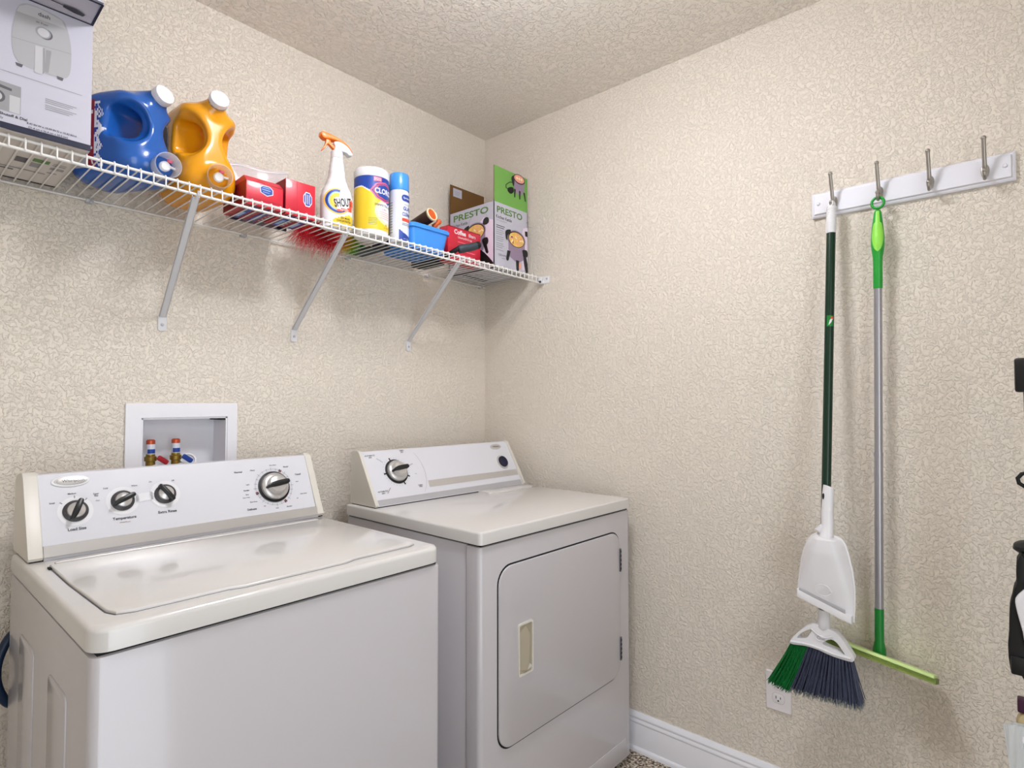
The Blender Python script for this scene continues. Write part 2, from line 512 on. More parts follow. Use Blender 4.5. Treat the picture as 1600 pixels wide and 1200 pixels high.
# ------------------------------------------------------------------ washing machine
def slope(o, us):
    us = Vector(us).normalized(); n = Vector((1, 0, 0)).cross(us)
    return lambda x, s, h=0: Vector((x, o[0], o[1])) + us*s + n*h, us, n

def knob(parent, P, us, n, x, s, r, ang, big=False, local=False):
    """dial: black skirt, domed silver cap and a black grip bar as a sub-part"""
    o = P(x, s)
    b = B()
    if big:
        b.lathe([(r, 0), (r, .003), (r*.86, .004)], 'black', o, n, 40)
        b.lathe([(r*.86, .003), (r*.84, .012), (r*.74, .016), (r*.60, .017), (r*.58, .024), (r*.5, .030), (r*.25, .033), (.0001, .034)], 'silver', o, n, 40)
        hb = .026
    else:
        b.lathe([(r, 0), (r*.98, .004), (r*.72, .007)], 'skirt', o, n, 32)
        b.lathe([(r*.72, .005), (r*.68, .012), (r*.4, .016), (.0001, .017)], 'silver', o, n, 32)
        hb = .010
    k = b.build('control_knob', parent, local=local)
    L = r*(.66 if big else .98); wd = r*(.17 if big else .24)
    c, si = math.cos(R(ang)), math.sin(R(ang))
    ux = Vector((1, 0, 0))*c + us*si; uy = us*c - Vector((1, 0, 0))*si
    pts = smooth2([(-L, -wd*.4), (-L*.4, -wd), (L*.5, -wd), (L, -wd*.7), (L, wd*.7), (L*.5, wd), (-L*.4, wd), (-L, wd*.4)], 3)
    B().prism(pts, o+n*(hb*.4), ux, uy, hb*.75+(.008 if big else .009), 'black', .002).build('knob_grip', k, local=local)

wx0, wx1, wy0, wy1, wz = -1.6446, -.9620, -.790, -.130, .864
W = thing('washing_machine', 'white top-loading washing machine with three small knobs and one large dial', 'washing machine', ((wx0+wx1)/2, (wy0+wy1)/2, 0))
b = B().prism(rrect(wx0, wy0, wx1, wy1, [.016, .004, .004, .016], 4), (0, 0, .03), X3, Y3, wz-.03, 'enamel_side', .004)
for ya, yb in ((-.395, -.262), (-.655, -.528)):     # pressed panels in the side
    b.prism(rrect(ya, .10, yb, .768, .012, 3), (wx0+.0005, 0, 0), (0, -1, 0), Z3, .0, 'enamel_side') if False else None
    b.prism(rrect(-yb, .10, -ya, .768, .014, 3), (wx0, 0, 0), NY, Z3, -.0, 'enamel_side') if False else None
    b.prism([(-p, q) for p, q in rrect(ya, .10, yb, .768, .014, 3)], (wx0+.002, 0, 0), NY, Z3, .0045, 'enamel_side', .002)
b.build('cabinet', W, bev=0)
B().box((wx0+.01, wy0+.008, wz-.002), (wx1-.01, wy1-.004, wz+.008), 'seam').build('rubber_seal', W)  # dark slab standing in for the shadow gap under the deck
b = B().prism(rrect(wx0-.001, wy0-.003, wx1+.001, wy1, [.032, .006, .006, .032], 6), (0, 0, wz+.006), X3, Y3, .036, 'enamel', .009, 3)
b.build('top_deck', W)
ZD = wz+.042
lid = [(-1.612, -.325), (-1.613, -.50), (-1.608, -.715), (-1.600, -.738), (-1.575, -.747), (-1.43, -.748), (-1.405, -.757), (-1.195, -.757), (-1.170, -.747), (-1.02, -.745),
       (-1.003, -.738), (-.998, -.715), (-.996, -.50), (-.995, -.325)]
def off_poly(pts, d):
    c = Vector((sum(p[0] for p in pts)/len(pts), sum(p[1] for p in pts)/len(pts)))
    return [(c.x+(p[0]-c.x)*(1+d/.3), c.y+(p[1]-c.y)*(1+d/.21)) for p in pts]
lidb = B()
lidb.prism(off_poly(lid, .0022), (0, 0, ZD-.001), X3, Y3, .0014, 'fry4')
lidb.prism(lid, (0, 0, ZD-.001), X3, Y3, .0062, 'enamel', .0028, 3)
lidb.prism(rrect(-1.60, -.322, -1.005, -.300, .006, 3), (0, 0, ZD-.001), X3, Y3, .006, 'enamel', .002)
lidb.build('lid', W)
for y in (-.337, -.349, -.361): pass
B().box((-1.617, -.352, ZD), (-1.606, -.335, ZD+.003), 'seam').build('lid_hinge', W)
for x in (wx0+.05, wx1-.05):
    for y in (wy0+.05, wy1-.05):
        B().lathe([(.018, 0), (.018, .01), (.008, .012), (.008, .032)], 'blackm', (x, y, 0)).build('levelling_foot', W)

P, us, n = slope((-.262, .911), (0, .077, .172))
prof = [(-.262, .909), (-.262, .913), (-.2655, .917), (-.2535, .944), (-.2525, .934+.005), (-.190, 1.074), (-.180, 1.081), (-.165, 1.083), (-.118, 1.074), (-.104, 1.060), (-.100, .909)]
def extr(b, prof, xa, xb, m, grow=0, bev=0):
    cy = sum(p[0] for p in prof)/len(prof); cz = .911
    pts = [(cy+(y-cy)*(1+grow), cz+(z-cz)*(1+grow*.9)) for y, z in prof]
    return b.prism(pts, (xa, 0, 0), Y3, Z3, xb-xa, m, bev)
main = [(-.262, .911), (-.185, 1.083-.002), (-.172, 1.083), (-.118, 1.074), (-.104, 1.060), (-.100, .911)]
C = extr(B(), main, -1.612, -.976, 'panel')
# lettering and dial scales printed on the panel
T = lambda s_, size, x, s, m='ink', al='CENTER', bold=.012, rot=0: C.text(s_, size*.66, P(x, s), X3 if not rot else Vector((1, 0, 0))*math.cos(R(rot))+us*math.sin(R(rot)),
                                                           us if not rot else us*math.cos(R(rot))-Vector((1, 0, 0))*math.sin(R(rot)), m, al, off=.0006, bold=bold*1.6)
T('Load Size', .0135, -1.549, .055); T('Temperature', .0135, -1.457, .066); T('Extra Rinse', .0135, -1.366, .068)
T('(Wash/Rinse)', .006, -1.457, .056, 'inkred', bold=0)
T('Small', .0072, -1.590, .119); T('Medium', .0072, -1.553, .137); T('Super\nPlus', .0072, -1.508, .129)
T('Cold', .0072, -1.489, .142); T('Warm', .0072, -1.430, .142); T('Hot', .0072, -1.506, .115, 'ink2')
T('On', .0072, -1.395, .148); T('Off', .0072, -1.345, .146)
cx, cs = -1.089, .100
T('Normal', .0105, cx-.092, cs+.052); T('Casual', .0105, cx+.078, cs+.030); T('Delicate', .0115, cx-.072, cs-.056)
T('Regular', .008, cx-.078, cs-.002); T('Light', .007, cx-.072, cs+.014); T('Heavy', .008, cx-.052, cs+.054); T('Rinse', .006, cx-.078, cs-.014); T('Super Wash', .006, cx-.082, cs-.022)
T('Regular', .008, cx+.046, cs+.056); T('Soak', .0065, cx+.071, cs+.008); T('Extra Rinse', .0065, cx+.084, cs-.030); T('Extra Rinse', .0065, cx+.008, cs+.064)
T('Soak', .0065, cx-.002, cs-.062); T('Regular', .008, cx+.034, cs-.062); T('Extra Rinse', .0065, cx-.064, cs-.036); T('Off', .006, cx+.062, cs-.042, 'inkred'); T('Off', .006, cx-.036, cs-.052, 'inkred')
for a in range(0, 360, 15):
    c_, s_ = math.cos(R(a)), math.sin(R(a)); e1 = Vector((1, 0, 0))*c_+us*s_; e2 = us*c_-Vector((1, 0, 0))*s_
    r1 = .055 if a % 45 else .058
    C.flat([(.0475, -.0005), (r1, -.0005), (r1, .0005), (.0475, .0005)], P(cx, cs), e1, e2, 'inkred' if a in (60, 195, 300) else 'ink2', .0006)
ring = lambda ra, rb, a0, a1, x, s, m, N=40, PP=P, u=us, CC=None: [(CC or C).flat([(ra*math.cos(R(a0+(a1-a0)*k/N)), ra*math.sin(R(a0+(a1-a0)*k/N))), (rb*math.cos(R(a0+(a1-a0)*k/N)), rb*math.sin(R(a0+(a1-a0)*k/N))),
      (rb*math.cos(R(a0+(a1-a0)*(k+1)/N)), rb*math.sin(R(a0+(a1-a0)*(k+1)/N))), (ra*math.cos(R(a0+(a1-a0)*(k+1)/N)), ra*math.sin(R(a0+(a1-a0)*(k+1)/N)))], PP(x, s), X3, u, m, .0005) for k in range(N)]
ring(.0525, .0532, 0, 360, cx, cs, 'ink2')
for a in (60, 195, 300):
    ring(.048, .056, a-4, a-1, cx, cs, 'inkred', 1); ring(.048, .056, a+1, a+4, cx, cs, 'ink', 1)
for a in (50, 90, 140): ring(.030, .036, a-2, a+2, -1.549, .096, 'ink2', 1)
for x, s, r in ((-1.549, .096, .0335), (-1.457, .108, .034), (-1.366, .113, .034)):
    C.flat(ell(0, 0, r, r), P(x, s), X3, us, 'white', .0004)
C.flat([(-1.430, .100), (-1.393, .103), (-1.393, .123), (-1.430, .120)], P(0, 0), X3, us, 'white', .0004)
T('ULTIMATE CARE II', .007, -1.065, .022, 'ink2', bold=0)
con = C.build('console', W, angle=30)
B().prism([(-.262, .909), (-.2665, .914), (-.258, .936), (-.2515, .9355), (-.258, .911)], (-1.611, 0, 0), Y3, Z3, .635, 'silver').build('trim_strip', con)
B().box((-1.611, -.2655, .9065), (-.976, -.25, .913), 'silverd').build('base_strip', con)
for xa, xb in ((-1.637, -1.611), (-.977, -.957)):
    extr(B(), [(-.264, .909), (-.267, .915), (-.188, 1.078), (-.176, 1.087), (-.160, 1.087), (-.116, 1.078), (-.101, 1.062), (-.097, .909)], xa, xb, 'endcap', 0, .003).build('end_cap', con)
B().box((-1.634, -.262, ZD-.0005), (-.960, -.105, .9085), 'seam').build('console_gasket', con)  # dark sheet in place of the shade beneath the console
bb = B().prism(ell(0, 0, .036, .0135), P(-1.5535, .167), X3, us, .002, 'white', .0008)
bb.prism(ell(0, 0, .031, .0105), P(-1.5535, .167), X3, us, .0028, 'silver', .0006)
bb.text('Whirlpool', .0095, P(-1.550, .167), X3, us, 'ink', off=.0032)
bb.tube([P(-1.5535+.026*math.cos(R(a)), .166+.0075*math.sin(R(a)), .003) for a in range(150, 395, 12)], .0005, 'ink2', 5)
bb.build('maker_badge', con)
for x, s, a in ((-1.549, .096, 66), (-1.457, .108, 24), (-1.366, .113, -58)): knob(W, P, us, n, x, s, .0245, a)
knob(W, P, us, n, cx, cs, .045, 8, True)

# ------------------------------------------------------------------ dryer (built in its own frame, turned a little)
D = thing('clothes_dryer', 'white front-loading clothes dryer with a hinged door and one dial', 'clothes dryer', (-.8059, -.7639, 0), -.0155)
dw, dd, dz = .7366, .630, .866
L = dict(local=True)
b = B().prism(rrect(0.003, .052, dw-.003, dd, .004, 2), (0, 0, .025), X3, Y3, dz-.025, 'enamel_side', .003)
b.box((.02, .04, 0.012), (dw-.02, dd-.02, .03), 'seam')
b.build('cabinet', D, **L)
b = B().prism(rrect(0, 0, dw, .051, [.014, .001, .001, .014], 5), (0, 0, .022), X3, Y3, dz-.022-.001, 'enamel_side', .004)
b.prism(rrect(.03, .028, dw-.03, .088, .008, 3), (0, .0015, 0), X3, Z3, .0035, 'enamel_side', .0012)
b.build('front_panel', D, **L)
B().box((.008, .006, dz-.003), (dw-.008, dd-.004, dz+.007), 'seam').build('rubber_seal', D, **L)  # dark slab that paints the shaded gap below the top panel
B().prism(rrect(-.002, -.004, dw+.001, dd, [.014, .004, .004, .014], 5), (0, 0, dz+.005), X3, Y3, .034, 'enamel', .006, 3).build('top_panel', D, **L)
ZT = dz+.039
dr = B()
do = rrect(.0635, .3112, .6690, .8035, .052, 8); di = rrect(.0675, .3155, .6655, .7990, .050, 8)
dr.ring(do, di, (0, .0005, 0), X3, Z3, .0010, 'seam')
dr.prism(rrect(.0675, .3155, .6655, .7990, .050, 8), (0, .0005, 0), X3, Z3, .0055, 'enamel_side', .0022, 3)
door = dr.build('door', D, **L)
hb = B()
hb.ring(rrect(.141, .488, .203, .632, .007, 4), rrect(.1455, .4935, .1985, .6265, .005, 4), (0, -.004, 0), X3, Z3, .0045, 'endcap')
hb.prism(rrect(.144, .492, .200, .628, .005, 4), (0, -.004, 0), X3, Z3, .0014, 'tan')
# finger scoop: a tall wedge that rises towards one side and closes at the top and bottom
Q = lambda x, z, h: (x, -.0054-h, z)
hb.add([Q(.150, .505, 0), Q(.150, .612, 0), Q(.172, .500, .006), Q(.170, .622, .001), Q(.176, .600, .013), Q(.174, .520, .013), Q(.186, .505, .0), Q(.182, .612, 0)],
       [[0, 2, 5, 4, 3, 1], [2, 6, 5], [5, 6, 7, 4], [4, 7, 3]], 'tan')
hb.prism([(.176, .500), (.192, .503), (.194, .508), (.178, .520)], (0, -.0055, 0), X3, Z3, .005, 'endcap')
hb.build('door_handle', door, angle=25, **L)
for z in (.366, .664):
    g = B().box((.661, -.0085, z), (.6695, -.001, z+.077), 'fry4', .001)
    for k in range(5): g.box((.6625, -.0092, z+.006+k*.0145), (.668, -.0080, z+.014+k*.0145), 'seam')
    g.build('door_hinge', D, **L)
B().prism([(.47, .432), (.50, .414), (.69, .414), (.722, .432), (.730, .486), (.55, .486), (.47, .486)], (0, 0, ZT-.001), X3, Y3, .006, 'enamel', .002, 3).build('lint_screen_lid', D, **L)
for x in (.06, dw-.06):
    for y in (.06, dd-.06): B().lathe([(.018, 0), (.018, .010), (.008, .012), (.008, .028)], 'blackm', (x, y, 0)).build('levelling_foot', D, **L)
P, us, n = slope((.487, .908), (0, .098, .170))
C = B()
extr(C, [(.487, .908), (.580, 1.070), (.590, 1.077), (.604, 1.077), (.620, 1.070), (.625, .908)], .022, .724, 'panel')
C.flat([(.253, .043), (.720, .043), (.720, .068), (.2555, .068)], P(0, 0), X3, us, 'silver', .0006)
C.flat([(.030, .002), (.720, .002), (.720, .022), (.030, .022)], P(0, 0), X3, us, 'silverd', .0005)
arc = [(.1345+.120*math.cos(R(a)), .108+.120*math.sin(R(a))) for a in range(-42, 40, 6)]
for (a0, b0), (a1, b1) in zip(arc, arc[1:]): C.flat([(a0, b0), (a0+.0012, b0), (a1+.0012, b1), (a1, b1)], P(0, 0), X3, us, 'silverd', .0009)
C.flat([(.030, .024), (.215, .024)]+arc[:1]+[(x, s) for x, s in arc[1:9]]+[(.25, .07), (.030, .07)], P(0, 0), X3, us, 'panel', .0007) if False else None
T('AUTOMATIC\nDRY', .0105, .052, .176, 'ink'); T('AUTOMATIC\nDRY', .0105, .060, .046, 'ink'); T('TIMED\nDRY', .0095, .185, .186, 'ink'); T('TUMBLE\nPRESS', .0085, .216, .052, 'ink')
T('Cool Down', .008, .084, .160, rot=-38, bold=.006); T('Cool Down', .008, .084, .050, rot=48, bold=.006); T('Less Dry', .008, .205, .134, rot=18, bold=.006); T('OFF', .007, .213, .098, 'ink2', rot=-5)
T('PUSH TO START', .0075, .655, .058, 'ink2', bold=0)
cx, cs = .137, .114
for a in range(0, 360, 12):
    c_, s_ = math.cos(R(a)), math.sin(R(a)); e1 = Vector((1, 0, 0))*c_+us*s_; e2 = us*c_-Vector((1, 0, 0))*s_
    C.flat([(.049, -.0004), (.053, -.0004), (.053, .0004), (.049, .0004)], P(cx, cs), e1, e2, 'ink2', .0006)
for a in (105, 185, -25, -68):
    ring(.043, .053, a-3.2, a+3.2, cx, cs, 'black', 2, P, us)
con = C.build('console', D, angle=30, **L)
for xa, xb in ((.012, .024), (.722, .734)):
    extr(B(), [(.484, .908), (.482, .914), (.578, 1.074), (.588, 1.081), (.606, 1.081), (.622, 1.073), (.628, .908)], xa, xb, 'endcap', 0, .002).build('end_cap', con, **L)
B().box((.014, .487, ZT-.0005), (.730, .622, .9075), 'seam').build('console_gasket', con, **L)  # dark sheet painting the gap shade under the dryer console
bb = B().prism(ell(0, 0, .031, .012), P(.652, .175), X3, us, .0022, 'silver', .0008)
bb.text('Whirlpool', .0085, P(.652, .175), X3, us, 'ink', off=.0026)
bb.build('maker_badge', con, **L)
knob(D, P, us, n, cx, cs, .044, 6, True, local=True)
bt = B().lathe([(.030, 0), (.029, .003), (.0235, .004)], 'silver', P(.658, .106), n, 32)
bt.lathe([(.0235, .003), (.0225, .008), (.016, .007), (.006, .0055), (.0001, .0052)], 'navy', P(.658, .106), n, 32)
bt.build('start_button', D, **L)

# ------------------------------------------------------------------ laundry outlet box in the back wall
t = thing('laundry_outlet_box', 'white recessed washer outlet box with two brass valves in the back wall', 'outlet box', (-1.245, 0, 1.0))
fr = [(-1.399, .955), (-1.102, .955), (-1.102, 1.240), (-1.399, 1.240)]
fi = [(OX0, OZ0), (OX1, OZ0), (OX1, OZ1), (OX0, OZ1)]
B().ring(fr, fi, (0, .0005, 0), X3, Z3, .007, 'whitem').build('frame', t, bev=.0015)
b = B(); e = .004
b.box((OX0, .088, OZ0), (OX1, .092, OZ1), 'whitem').box((OX0, -.003, OZ0), (OX0+e, .09, OZ1), 'whitem').box((OX1-e, -.003, OZ0), (OX1, .09, OZ1), 'whitem')
b.box((OX0, -.003, OZ0), (OX1, .09, OZ0+e), 'whitem').box((OX0, -.003, OZ1-e), (OX1, .09, OZ1), 'whitem')
b.box((OX1-.016, .0, OZ1-.010), (OX1-e, .09, OZ1-e), 'blackm')
b.build('recess_tray', t)
for x, cv, lab in ((-1.325, 'valred', 'red valve lever'), (-1.260, 'valblue', 'blue valve lever')):
    v = B().lathe([(.012, 1.02), (.012, 1.075), (.0155, 1.077), (.0155, 1.088), (.0115, 1.091), (.0115, 1.096)], 'brass', (x, .035, 0), Z3, 24)
    v.tube([(x, .035, 1.045), (x, .0, 1.045), (x, -.012, 1.038)], .010, 'brass', 12)
    v = v.build('brass_valve', t)
    a = B().lathe([(.0112, 1.094), (.0112, 1.124), (.0112, 1.132), (.0112, 1.134), (.008, 1.137), (.0001, 1.137)], 'canw', (x, .035, 0), Z3, 24, mats=['canw', 'copper', 'copper', 'copper', 'copper'])
    a.grid(10, 1, lambda u, w, x=x: (x+.01145*math.sin((u-.5)*2.0), .035-.01145*math.cos((u-.5)*2.0), 1.098+.012*w), lambda u, w: 'bblue')
    a.build('hammer_arrestor', t)
    B().prism(rrect(-.016, -.007, .016, .007, .004, 3), (x+.026, .02, 1.078), (.8, 0, -.6), (.6, 0, .8), .006, cv, .002).build('valve_lever', t)['label'] = lab
    B().lathe([(.014, 0), (.014, .03), (.010, .032)], 'white', (x+.008, -.001, 1.052), (0, 1, 0), 20).build('hose_washer', t)
B().ring(ell(0, 0, .022, .022, 24), ell(0, 0, .017, .017, 24), (-1.223, .045, 1.070), X3, (0, .5, .85), .006, 'white').build('drain_ring', t)

# duplex outlet, low on the right wall
RU = (0, -1, 0)      # rightwards as seen when facing the right wall; RU x Z = -x
t = thing('wall_outlet', 'white two-socket power outlet low on the right wall behind the broom bristles', 'power outlet', (0, -1.2465, .36))
b = B().prism(rrect(1.2465-.0365, .3025, 1.2465+.0365, .4185, .004, 3), (-.0002, 0, 0), RU, Z3, .0055, 'duo', .0025, 3)
b.lathe([(.003, 0), (.0028, .001), (.0001, .0012)], 'duo', (-.0056, -1.2465, .3605), (-1, 0, 0), 16)
b.build('cover_plate', t)
for z in (.3805, .341):
    s_ = B().prism(smooth2([(1.2465-.017, z), (1.2465-.013, z+.0125), (1.2465, z+.0145), (1.2465+.013, z+.0125), (1.2465+.017, z), (1.2465+.013, z-.0125), (1.2465, z-.0145), (1.2465-.013, z-.0125)], 3), (-.005, 0, 0), RU, Z3, .0022, 'duo', .0008)
    s_.ring(smooth2([(1.2465-.0183, z), (1.2465-.0141, z+.0136), (1.2465, z+.0158), (1.2465+.0141, z+.0136), (1.2465+.0183, z), (1.2465+.0141, z-.0136), (1.2465, z-.0158), (1.2465-.0141, z-.0136)], 3),
            smooth2([(1.2465-.017, z), (1.2465-.013, z+.0125), (1.2465, z+.0145), (1.2465+.013, z+.0125), (1.2465+.017, z), (1.2465+.013, z-.0125), (1.2465, z-.0145), (1.2465-.013, z-.0125)], 3), (-.0053, 0, 0), RU, Z3, .0004, 'seam')
    for yy, hh in ((1.2465-.0065, .0045), (1.2465+.0065, .0036)):
        s_.flat([(yy-.001, z+.003-hh), (yy+.001, z+.003-hh), (yy+.001, z+.003+hh), (yy-.001, z+.003+hh)], (-.0072, 0, 0), RU, Z3, 'seam', .0003)
    s_.flat(ell(1.2465, z-.0065, .0024, .0026, 14), (-.0072, 0, 0), RU, Z3, 'seam', .0003)
    s_.build('socket', t)
# ------------------------------------------------------------------ wire shelf
def zs(x): return 1.7615 - .0075*x
def top(x): return zs(x) + .0028          # where things stand
SX0, SX1 = -1.98, -.010
S = thing('wire_shelf', 'long white ventilated wire shelf high on the back wall, holding the cleaning supplies', 'wire shelf', (-1.0, -.17, zs(-1)))
b = B()
x = -1.693-.0254*11
while x < SX1-.003:
    z = zs(x)+.001
    b.tube([(x, -.010, z), (x, -.322, z), (x, -.3315, z-.0008), (x, -.3345, z-.005), (x, -.3345, z-.027)], .0017, 'wire', 6)
    x += .0254
b.build('cross_wires', S, angle=60)
for nm, y, dz_, r in (('front_rail', -.3300, -.0045, .0033), ('lower_rail', -.3305, -.0250, .0033), ('rear_rail', -.0105, -.0035, .0030)):
    B().tube([(SX0, y, zs(SX0)+dz_), (SX1, y, zs(SX1)+dz_)], r, 'wire', 10).build(nm, S, angle=60)
for x in (-1.49, -1.093, -.72, -.348, -.040):
    z = zs(x)
    c = B().box((x-.009, -.018, z-.012), (x+.009, 0, z-.001), 'clear', .003)
    c.lathe([(.004, 0), (.0035, .002), (.0001, .003)], 'silverd', (x+.002, -.018, z-.008), (0, -1, 0), 12)
    c.build('wall_clip', S)
eb = B().box((-.0035, -.372, 1.733), (0, -.300, 1.763), 'white', .0015)
eb.box((-.022, -.345, 1.732), (-.001, -.322, 1.745), 'white', .002).box((-.022, -.345, 1.732), (-.018, -.322, 1.757), 'white', .001)
eb.lathe([(.0045, 0), (.004, .002), (.0001, .0025)], 'silverd', (-.0035, -.358, 1.752), (-1, 0, 0), 14)
eb.build('end_bracket', S)
for xf, xt, lab in ((-1.313, -1.343, 'white angled shelf brace under the yellow jug'), (-.918, -.928, 'white angled shelf brace under the white spray bottle'), (-.437, -.467, 'white angled shelf brace nearest the room corner')):
    t = thing('shelf_brace', lab, 'shelf brace', (xf, 0, 1.445), group='braces under the wire shelf')
    B().prism(rrect(xf-.011, 1.444, xf+.011, 1.490, .006, 4), (0, -.0003, 0), X3, Z3, .0035, 'brace', .001).build('foot_plate', t)
    B().lathe([(.0045, 0), (.004, .0022), (.0001, .003)], 'silverd', (xf, -.0038, 1.462), (0, -1, 0), 14).build('screw', t)
    a = Vector((xf, -.006, 1.484)); e = Vector((xt, -.322, zs(xt)-.029))
    d = (e-a).normalized(); sx_ = Vector((1, 0, 0)); sx_ = (sx_-d*sx_.dot(d)).normalized(); nn = d.cross(sx_)
    bar = B()
    Lh = (e-a).length
    # folded channel: web plus two thin flanges
    for (u0, u1, h0, h1) in ((-.0085, .0085, 0, .0015), (-.0085, -.0070, 0, .006), (.0070, .0085, 0, .006)):
        vs = [a+d*l+sx_*u+nn*h for l in (0, Lh) for u in (u0, u1) for h in (h0, h1)]
        bar.add(vs, [[0, 1, 3, 2], [4, 6, 7, 5], [0, 2, 6, 4], [1, 5, 7, 3], [0, 4, 5, 1], [2, 3, 7, 6]], 'brace')
    bar.build('strut', t)
    h = B().tube([e-d*.004, e, e+Vector((0, -.012, .004)), e+Vector((0, -.016, .012))], .003, 'brace', 8)
    h.build('hook_tip', t)

# ------------------------------------------------------------------ appliance carton with an open top flap
XR, XLc, YFc, YB = -1.5625, -1.835, -.345, -.028
ZB = top(-1.7)+.0004; ZTc = 2.050
CB = thing('appliance_carton', 'large white carton with a printed grey air fryer at the left end of the shelf', 'cardboard box', ((XR+XLc)/2, -.19, ZB))
b = B()
b.box((XLc, YFc, ZB), (XR, YB, ZB+.002), 'cardg')
b.box((XLc, YFc, ZB), (XR, YFc+.003, ZTc), 'cardw', 0)
b.box((XLc, YB-.003, ZB), (XR, YB, ZTc), 'cardw').box((XR-.003, YFc+.003, ZB), (XR, YB, ZTc), 'cardw').box((XLc, YFc, ZB), (XLc+.003, YB, ZTc), 'cardw')
b.flat([(XLc, ZB), (XR, ZB), (XR, ZB+.0125), (XLc, ZB+.0125)], (0, YFc, 0), X3, Z3, 'navy', .0004)
DN = (0, -1, 0)
Fk = lambda pts, m, off=.0006: b.flat(pts, (0, YFc, 0), X3, Z3, m, off)
fo = [(-1.694, 1.975), (-1.690, 2.012), (-1.684, 2.032), (-1.672, 2.041), (-1.652, 2.043), (-1.632, 2.041), (-1.616, 2.036), (-1.609, 2.028), (-1.602, 2.000), (-1.599, 1.970), (-1.600, 1.935), (-1.604, 1.921), (-1.612, 1.915), (-1.644, 1.912), (-1.674, 1.914), (-1.686, 1.921), (-1.693, 1.942)]
Fk(smooth2(fo, 3), 'fry1')
Fk([(-1.688, 2.018), (-1.610, 2.020), (-1.616, 2.034), (-1.652, 2.041), (-1.672, 2.039), (-1.684, 2.030)], 'fry3', .0009)
Fk([(-1.6945, 1.962), (-1.599, 1.9705), (-1.599, 1.9715), (-1.6945, 1.963)], 'fry2', .0009)
Fk(ell(-1.643, 1.993, .0125, .0115), 'fry4', .0009); Fk(ell(-1.646, 1.994, .0125, .0115), 'fry2', .0011); Fk(ell(-1.6455, 1.994, .0095, .009), 'fry3', .0013)
Fk([(-1.641, 1.961), (-1.632, 1.962), (-1.636, 1.915), (-1.641, 1.914)], 'fry2', .0009)
Fk([(-1.658, 1.9625), (-1.643, 1.9635), (-1.6405, 1.917), (-1.646, 1.907), (-1.658, 1.907)], 'fry3', .0012)
Fk([(-1.646, 1.9625), (-1.643, 1.9635), (-1.6405, 1.917), (-1.6455, 1.908)], 'fry2', .0013)
for x in (-1.682, -1.617): Fk([(x-.006, 1.915), (x+.006, 1.9145), (x+.004, 1.908), (x-.004, 1.909)], 'fry4', .0008)
b.text('dash', .011, (-1.645, YFc, 2.029), X3, Z3, 'fry4', off=.0012, bold=.02); b.text('air fryer', .006, (-1.648, YFc, 2.012), X3, Z3, 'fry4', off=.0012)
Fk([(-1.83, 1.8905), (-1.579, 1.8905), (-1.579, 1.8915), (-1.83, 1.8915)], 'fry2')
Fk([(-1.75, 1.813), (-1.678, 1.812), (-1.678, 1.868), (-1.75, 1.870)], 'fry2'); Fk(ell(-1.714, 1.838, .0125, .0125), 'fry4', .0008); Fk(ell(-1.715, 1.838, .009, .009), 'fry3', .001)
Fk([(-1.712, 1.856), (-1.692, 1.854), (-1.692, 1.859), (-1.712, 1.862)], 'fry4', .0008); Fk([(-1.695, 1.813), (-1.679, 1.8125), (-1.679, 1.846), (-1.695, 1.846)], 'fry3', .0007)
b.text('Auto Shutoff & Dial', .0075, (-1.697, YFc, 1.8055), X3, Z3, 'ink', off=.0006, bold=.02); b.text('Safely', .0065, (-1.711, YFc, 1.7975), X3, Z3, 'ink', off=.0006)
for k in range(6):
    z = 1.8600-.0038*k - (.002 if k > 2 else 0); Fk([(-1.640, z), (-1.588-.006*(k % 3), z), (-1.588-.006*(k % 3), z+.0016), (-1.640, z+.0016)], 'fry2')
b.text('8.43 IN W x 10.39 IN D x 10.43 IN H', .0056, (-1.668, YFc, 1.8000), X3, Z3, 'ink', 'LEFT', off=.0006, bold=.012, sx=.93)
b.text('(21.4 cm x 26.4 cm x 26.5 cm)', .0056, (-1.666, YFc, 1.7925), X3, Z3, 'ink', 'LEFT', off=.0006, bold=.012, sx=.93)
# printing on the base
U = lambda x0, y0, x1, y1, m: b.flat([(x0, y0), (x1, y0), (x1, y1), (x0, y1)], (0, 0, ZB), X3, DN, m, .0004)
U(XLc, .028, XR, .036, 'seam'); U(-1.70, .095, -1.655, .104, 'fry4'); U(-1.70, .112, -1.60, .120, 'fry2')
U(-1.663, .165, -1.640, .200, 'fry4'); U(-1.635, .190, -1.606, .212, 'dgreen'); U(-1.635, .150, -1.618, .182, 'ink2'); U(-1.60, .160, -1.575, .176, 'fry2'); U(-1.60, .130, -1.582, .138, 'ink2')
U(-1.60, .190, -1.576, .196, 'fry2'); U(-1.60, .202, -1.576, .206, 'fry2')
b.build('carton_body', CB)
fl = B()
fp = [(XLc, YFc+.001, ZTc), (XR, YFc+.001, ZTc), (XR-.003, -.440, ZTc+.004), (XLc+.01, -.440, ZTc+.004)]
fl.add(fp+[tuple(Vector(p)+Vector((0, 0, .0035))) for p in fp], [[0, 1, 2, 3], [7, 6, 5, 4], [0, 4, 5, 1], [1, 5, 6, 2], [2, 6, 7, 3], [3, 7, 4, 0]], 'cardw')
zf = ZTc
fl.flat([(XLc, -YFc), (XR, -YFc), (XR, -YFc+.004), (XLc, -YFc+.004)], (0, 0, zf), X3, DN, 'navy', .0006)
fl.flat([(XR-.005, -YFc), (XR, -YFc), (XR-.0025, .440), (XR-.007, .440)], (0, 0, zf+.001), X3, DN, 'navy', .0016)
fl.flat([(-1.62, .372), (-1.60, .366), (-1.585, .366), (-1.583, .376), (-1.60, .384), (-1.62, .382)], (0, 0, zf+.001), X3, DN, 'black', .0018)
